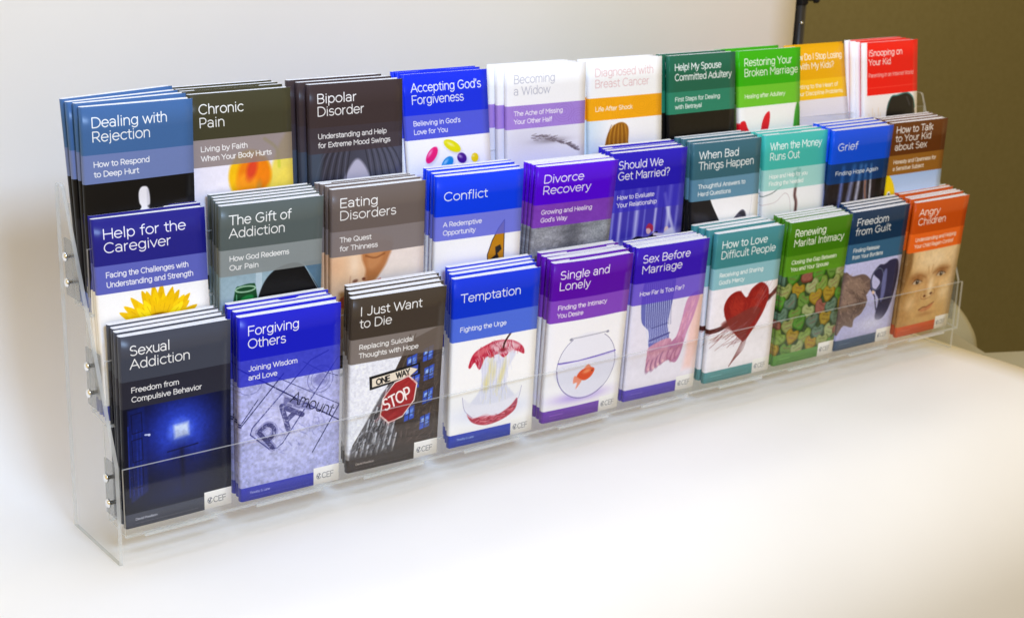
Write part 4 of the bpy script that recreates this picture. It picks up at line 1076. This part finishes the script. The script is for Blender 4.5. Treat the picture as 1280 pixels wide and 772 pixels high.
xs = list(np.linspace(XL + .0002, XR - .0002, 41))
TR = []
for r in range(3):
    # the lip stands just in front of every booklet of the row
    need = 9
    for (n_, x, y, z, ln, yw, sx, ty, sz) in STACKS[r]:
        for xx, k in ((x, 0), (x + BW, 1)):
            fy = y + (math.sin(yw) * BW if k else 0) + min(0, math.sin(ln) * .055)
            need = min(need, fy - bow(r, xx))
    yf = need - .0008
    zb = STACKS[r][0][3]
    zt = PZV if r == 0 else zb + .050
    D = .0275; TR.append((yf, zb))
    tray = MB()
    tray.beam(xs, lambda x: [(yf + bow(r, x) - .0022, zb - .0020), (yf + bow(r, x), zb - .0020), (yf + bow(r, x), zt), (yf + bow(r, x) - .0022, zt)], [1, 0, 1, 0, 1])
    lip = None
    tr = tray.obj('tray', [M_CLEAR, M_EDGE], rack)
    b = MB(); b.beam(xs, lambda x: [(yf + bow(r, x) + .0001, zb - .0020), (yf + bow(r, x) + D, zb + .0022), (yf + bow(r, x) + D, zb + .0036), (yf + bow(r, x) + .0001, zb - .0006)], [0, 1, 0, 1, 1])
    b.obj('tray_floor', [M_CLEAR, M_EDGE], tr)
    b = MB(); b.beam(xs, lambda x: [(yf + bow(r, x) + D + .0001, zb + .001), (yf + bow(r, x) + D + .0022, zb + .001), (yf + bow(r, x) + D + .0042, zb + .078), (yf + bow(r, x) + D + .0021, zb + .078)], [1, 0, 1, 0, 1])
    b.obj('back_plate', [M_CLEAR, M_EDGE], tr)
    (sy0, sz0), (sy1, sz1) = SCREWS[r]
    for xe in (XL + .0001, XR - .0016):
        b = MB(); b.box(xe, xe + .0015, min(sy0, sy1) - .013, max(sy0, sy1) + .012, sz0 - .013, sz1 + .012, 0)
        b.obj('end_bracket', [M_BRACKET], tr, bevel=.0005)
    for i in range(10):                                            # a short foot under each pocket, folded out below the lip
        x = STACKS[r][i][1]
        xq = [x + .010, x + .040, x + .070]
        b = MB(); b.beam(xq, lambda x: [(yf + bow(r, x) - .0040, zb - .0032), (yf + bow(r, x) - .0023, zb - .0032), (yf + bow(r, x) - .0023, zb - .0012), (yf + bow(r, x) - .0040, zb - .0008)], [1, 1, 1, 1, 1])
        b.obj('ledge', [M_CLEAR, M_EDGE], tr)


# ---------------------------------------------------------------- booklets
def cover_mesh(name, t, bulge, flare, mat, spine_v, seed):
    """one folded card: front, round spine, back; u = 0..1 across the front"""
    rr = np.random.RandomState(seed); th = .00032
    r = t / 2
    path = []                                                    # (x, y, u) from the front's free edge round the spine to the back's free edge
    for k in range(11): path.append((BW * (1 - k / 10) if k < 10 else .0, 0, 1 - k / 10))
    path[-1] = (.0014, 0, .016)
    for a in np.linspace(-90, -270, 7)[1:-1]:
        path.append((.0014 + .0014 * math.cos(math.radians(a)), r + r * math.sin(math.radians(a)), .006))
    path += [(.0014, t, -1), (BW * .5, t, -1), (BW - .0004, t, -1)]
    nf = 11; NZ = 9
    v = []; uv = []
    P = np.array([(p[0], p[1]) for p in path])
    T = np.gradient(P, axis=0); T /= np.hypot(T[:, 0], T[:, 1])[:, None] + 1e-12
    N = np.stack([-T[:, 1], T[:, 0]], 1)                         # left of travel (-x) = -y on the front: outward
    for layer in (0, 1):
        for j in range(NZ):
            z = BH * j / (NZ - 1); h = j / (NZ - 1)
            for i, (x, y, u) in enumerate(path):
                q = P[i] - N[i] * (th * layer) * (1 if True else 1)
                fx = x / BW
                if i < nf: q = q - np.array([0, bulge * math.sin(math.pi * min(1, fx * 1.1)) * (.35 + .65 * h) + flare * fx ** 2 * h ** 2])
                v.append((q[0], q[1], z))
    n = len(path); L = NZ * n; f = []; mi = []; uvs = []

    def uvof(i, j, spine):
        u = path[i][2]; h = j / (NZ - 1)
        if u < 0: return (.96, .99)
        if spine: return (.006, spine_v if spine_v is not None else h)
        return (u, h)
    for j in range(NZ - 1):
        for i in range(n - 1):
            a, b, c, d = j * n + i, j * n + i + 1, (j + 1) * n + i + 1, (j + 1) * n + i
            sp = i >= nf - 1
            f.append((d, c, b, a)); mi.append(0)
            if path[i + 1][2] < 0 or path[i][2] < 0: uvs += [(.96, .985)] * 4 if spine_v is None else [(.96, .99)] * 4
            else: uvs += [uvof(i, j + 1, sp), uvof(i + 1, j + 1, sp), uvof(i + 1, j, sp), uvof(i, j, sp)]
            f.append((L + a, L + b, L + c, L + d)); mi.append(1); uvs += [(0, 0)] * 4
    for i in range(n - 1):
        f.append((i, i + 1, L + i + 1, L + i)); mi.append(1); uvs += [(0, 0)] * 4
        a, b = (NZ - 1) * n + i, (NZ - 1) * n + i + 1
        f.append((b, a, L + a, L + b)); mi.append(1); uvs += [(0, 0)] * 4
    for j in range(NZ - 1):
        a, b = j * n, (j + 1) * n
        f.append((b, a, L + a, L + b)); mi.append(1); uvs += [(0, 0)] * 4
        a, b = j * n + n - 1, (j + 1) * n + n - 1
        f.append((a, b, L + b, L + a)); mi.append(1); uvs += [(0, 0)] * 4
    me = bpy.data.meshes.new(name); me.from_pydata(v, [], f)
    me.materials.append(mat); me.materials.append(M_PAGE)
    me.polygons.foreach_set('material_index', mi)
    l = me.uv_layers.new(name='print'); l.data.foreach_set('uv', np.array(uvs, np.float32).ravel())
    me.polygons.foreach_set('use_smooth', [len(q) == 4 and m == 0 for q, m in zip(f, mi)])
    me.update()
    return me


def pages_mesh(t, bulge, flare, seed):
    """the block of leaves, in a few gatherings that stand slightly apart"""
    rr = np.random.RandomState(seed); b = MB(); G = 7
    a0, a1 = .0005, t - .0005
    for g in range(G):
        y0 = a0 + (a1 - a0) * g / G; y1 = a0 + (a1 - a0) * (g + .86) / G
        k = 1 - (g + .5) / G                                     # leaves near the front follow the front cover
        x1 = BW - .0010 - rr.uniform(0, .0006); z1 = BH - .0004 - rr.uniform(0, .0006)
        NX, NZ = 6, 4; v = []
        for y in (y0, y1):
            for j in range(NZ):
                for i in range(NX):
                    x = .0012 + (x1 - .0012) * i / (NX - 1); h = j / (NZ - 1); fx = x / BW
                    dy = (bulge * math.sin(math.pi * min(1, fx * 1.1)) * (.35 + .65 * h) + flare * fx ** 2 * h ** 2) * k
                    v.append((x, y - dy, .0004 + (z1 - .0004) * h))
        q = NX * NZ; f = []
        for j in range(NZ - 1):
            for i in range(NX - 1):
                a = j * NX + i; f += [(a, a + 1, a + NX + 1, a + NX), (q + a + NX, q + a + NX + 1, q + a + 1, q + a)]
        for i in range(NX - 1):
            f.append((i, q + i, q + i + 1, i + 1)); a = (NZ - 1) * NX + i; f.append((a, a + 1, q + a + 1, q + a))
        for j in range(NZ - 1):
            a = j * NX; f.append((a, a + NX, q + a + NX, q + a)); a = j * NX + NX - 1; f.append((a, q + a, q + a + NX, a + NX))
        b.add(v, f)
    return b.mesh('pages', [M_PAGE])


def cover_material(title, arr):
    im = bpy.data.images.new('print of ' + title, TW, TH)
    px = np.ones((TH, TW, 4), np.float32); px[..., :3] = arr[::-1]
    im.pixels.foreach_set(px.ravel()); im.update(); im.pack()
    mt, nt, b = new_mat('cover of ' + title)
    ti = nt.nodes.new('ShaderNodeTexImage'); ti.image = im; ti.extension = 'EXTEND'
    nt.links.new(ti.outputs['Color'], b.inputs['Base Color'])
    noise_bump(nt, b, 260, .04, .0006)
    b.inputs['Roughness'].default_value = .28
    b.inputs['Specular IOR Level'].default_value = .22
    return mt


TIER = ('bottom', 'middle', 'top')
ORD = {1: 'second', 2: 'third', 3: 'fourth', 4: 'fifth'}
OVERRIDE = {(2, 4): (3, -5.6, 6.5, .3), (2, 5): (2, -7, 6.5, .4), (2, 6): (2, -4.7, 8.0, .6), (2, 7): (2, -14, 15.0, .9), (2, 8): (2, 3, 5.0, .6), (2, 9): (4, -2.0, 6.4, .4), (2, 2): (3, -6.0, 7.2, 1.4)}
EXTRA = {(2, 8): (-.004, .003)}
for r in range(3):
    for i in range(10):
        bk = BOOKS[r][i]; title = bk[0]; hue = bk[9]
        n_, x, y, z, ln, yw, sx, ty, sz = STACKS[r][i]
        if (r, i) in OVERRIDE: n_, sx, ty, sz = OVERRIDE[(r, i)]
        if (r, i) in EXTRA: x += EXTRA[(r, i)][0]; y += EXTRA[(r, i)][1]
        rr = np.random.RandomState(100 + r * 10 + i)
        x = max(x, -.0042)
        sp = min(ty * .86, 19.8 / max(1, n_ - 1)) * .001 if n_ > 2 else ty * .8e-3
        t = min(.0060, sp * .93)
        bulge = rr.uniform(.0001, .0006); flare = rr.uniform(-.0002, .0010)
        if title.startswith('Single'): bulge, flare = .0018, .002
        mat = cover_material(title, paint_cover(bk, r * 10 + i))
        fme = cover_mesh('cover', t, bulge + rr.uniform(.0002, .0009), flare + rr.uniform(.0006, .0028), mat, .30 if title.startswith('iSnoop') else None, r * 10 + i)
        cme = cover_mesh('cover', t, bulge, flare, mat, .30 if title.startswith('iSnoop') else None, r * 10 + i)
        pme = pages_mesh(t, bulge, flare, r * 10 + i)
        group = 'copies of the %s booklet' % title
        for k in range(n_):
            root = empty('booklet', (0, 0, 0))
            lean = ln + max(0, (ty * 1e-3 - sp)) * k / BH + (rr.uniform(-.010, .010) if k else 0)
            roll = 0.; xx = x + (rr.uniform(-.0009, .0009) if k else 0)
            if n_ > 2 and sx < 0 and i in (0,): roll = sx * 1e-3 * k / BH
            else: xx += sx * 1e-3 * k
            X = Vector((math.cos(yw), math.sin(yw), 0)); Z = Vector((math.sin(roll), math.sin(lean), math.cos(lean))).normalized()
            X = (X - Z * X.dot(Z)).normalized(); Y = Z.cross(X)
            mx = Matrix((X, Y, Z)).transposed().to_4x4()
            mx.translation = Vector((xx, y + sp * (k + (rr.uniform(-.06, .06) if 0 < k < n_ - 1 else 0)), z + min(sz, 1.1) * 1e-3 * k + (rr.uniform(0, .0009) if k else 0) + BW * max(0, -math.sin(roll)) * 0))
            root.matrix_world = mx
            for nm, me in (('cover', fme if k == 0 else cme), ('pages', pme)):
                o = bpy.data.objects.new(nm, me); COL.objects.link(o); o.parent = root
            if k == 0:
                lab = '%s %s booklet, front copy on %s tier' % (hue, title, TIER[r])
            elif k == n_ - 1:
                lab = '%s booklet, rearmost copy on %s tier' % (title, TIER[r])
            else:
                lab = '%s booklet, %s copy from front, %s tier' % (title, ORD[k], TIER[r])
            tag(root, lab, 'booklet', group)
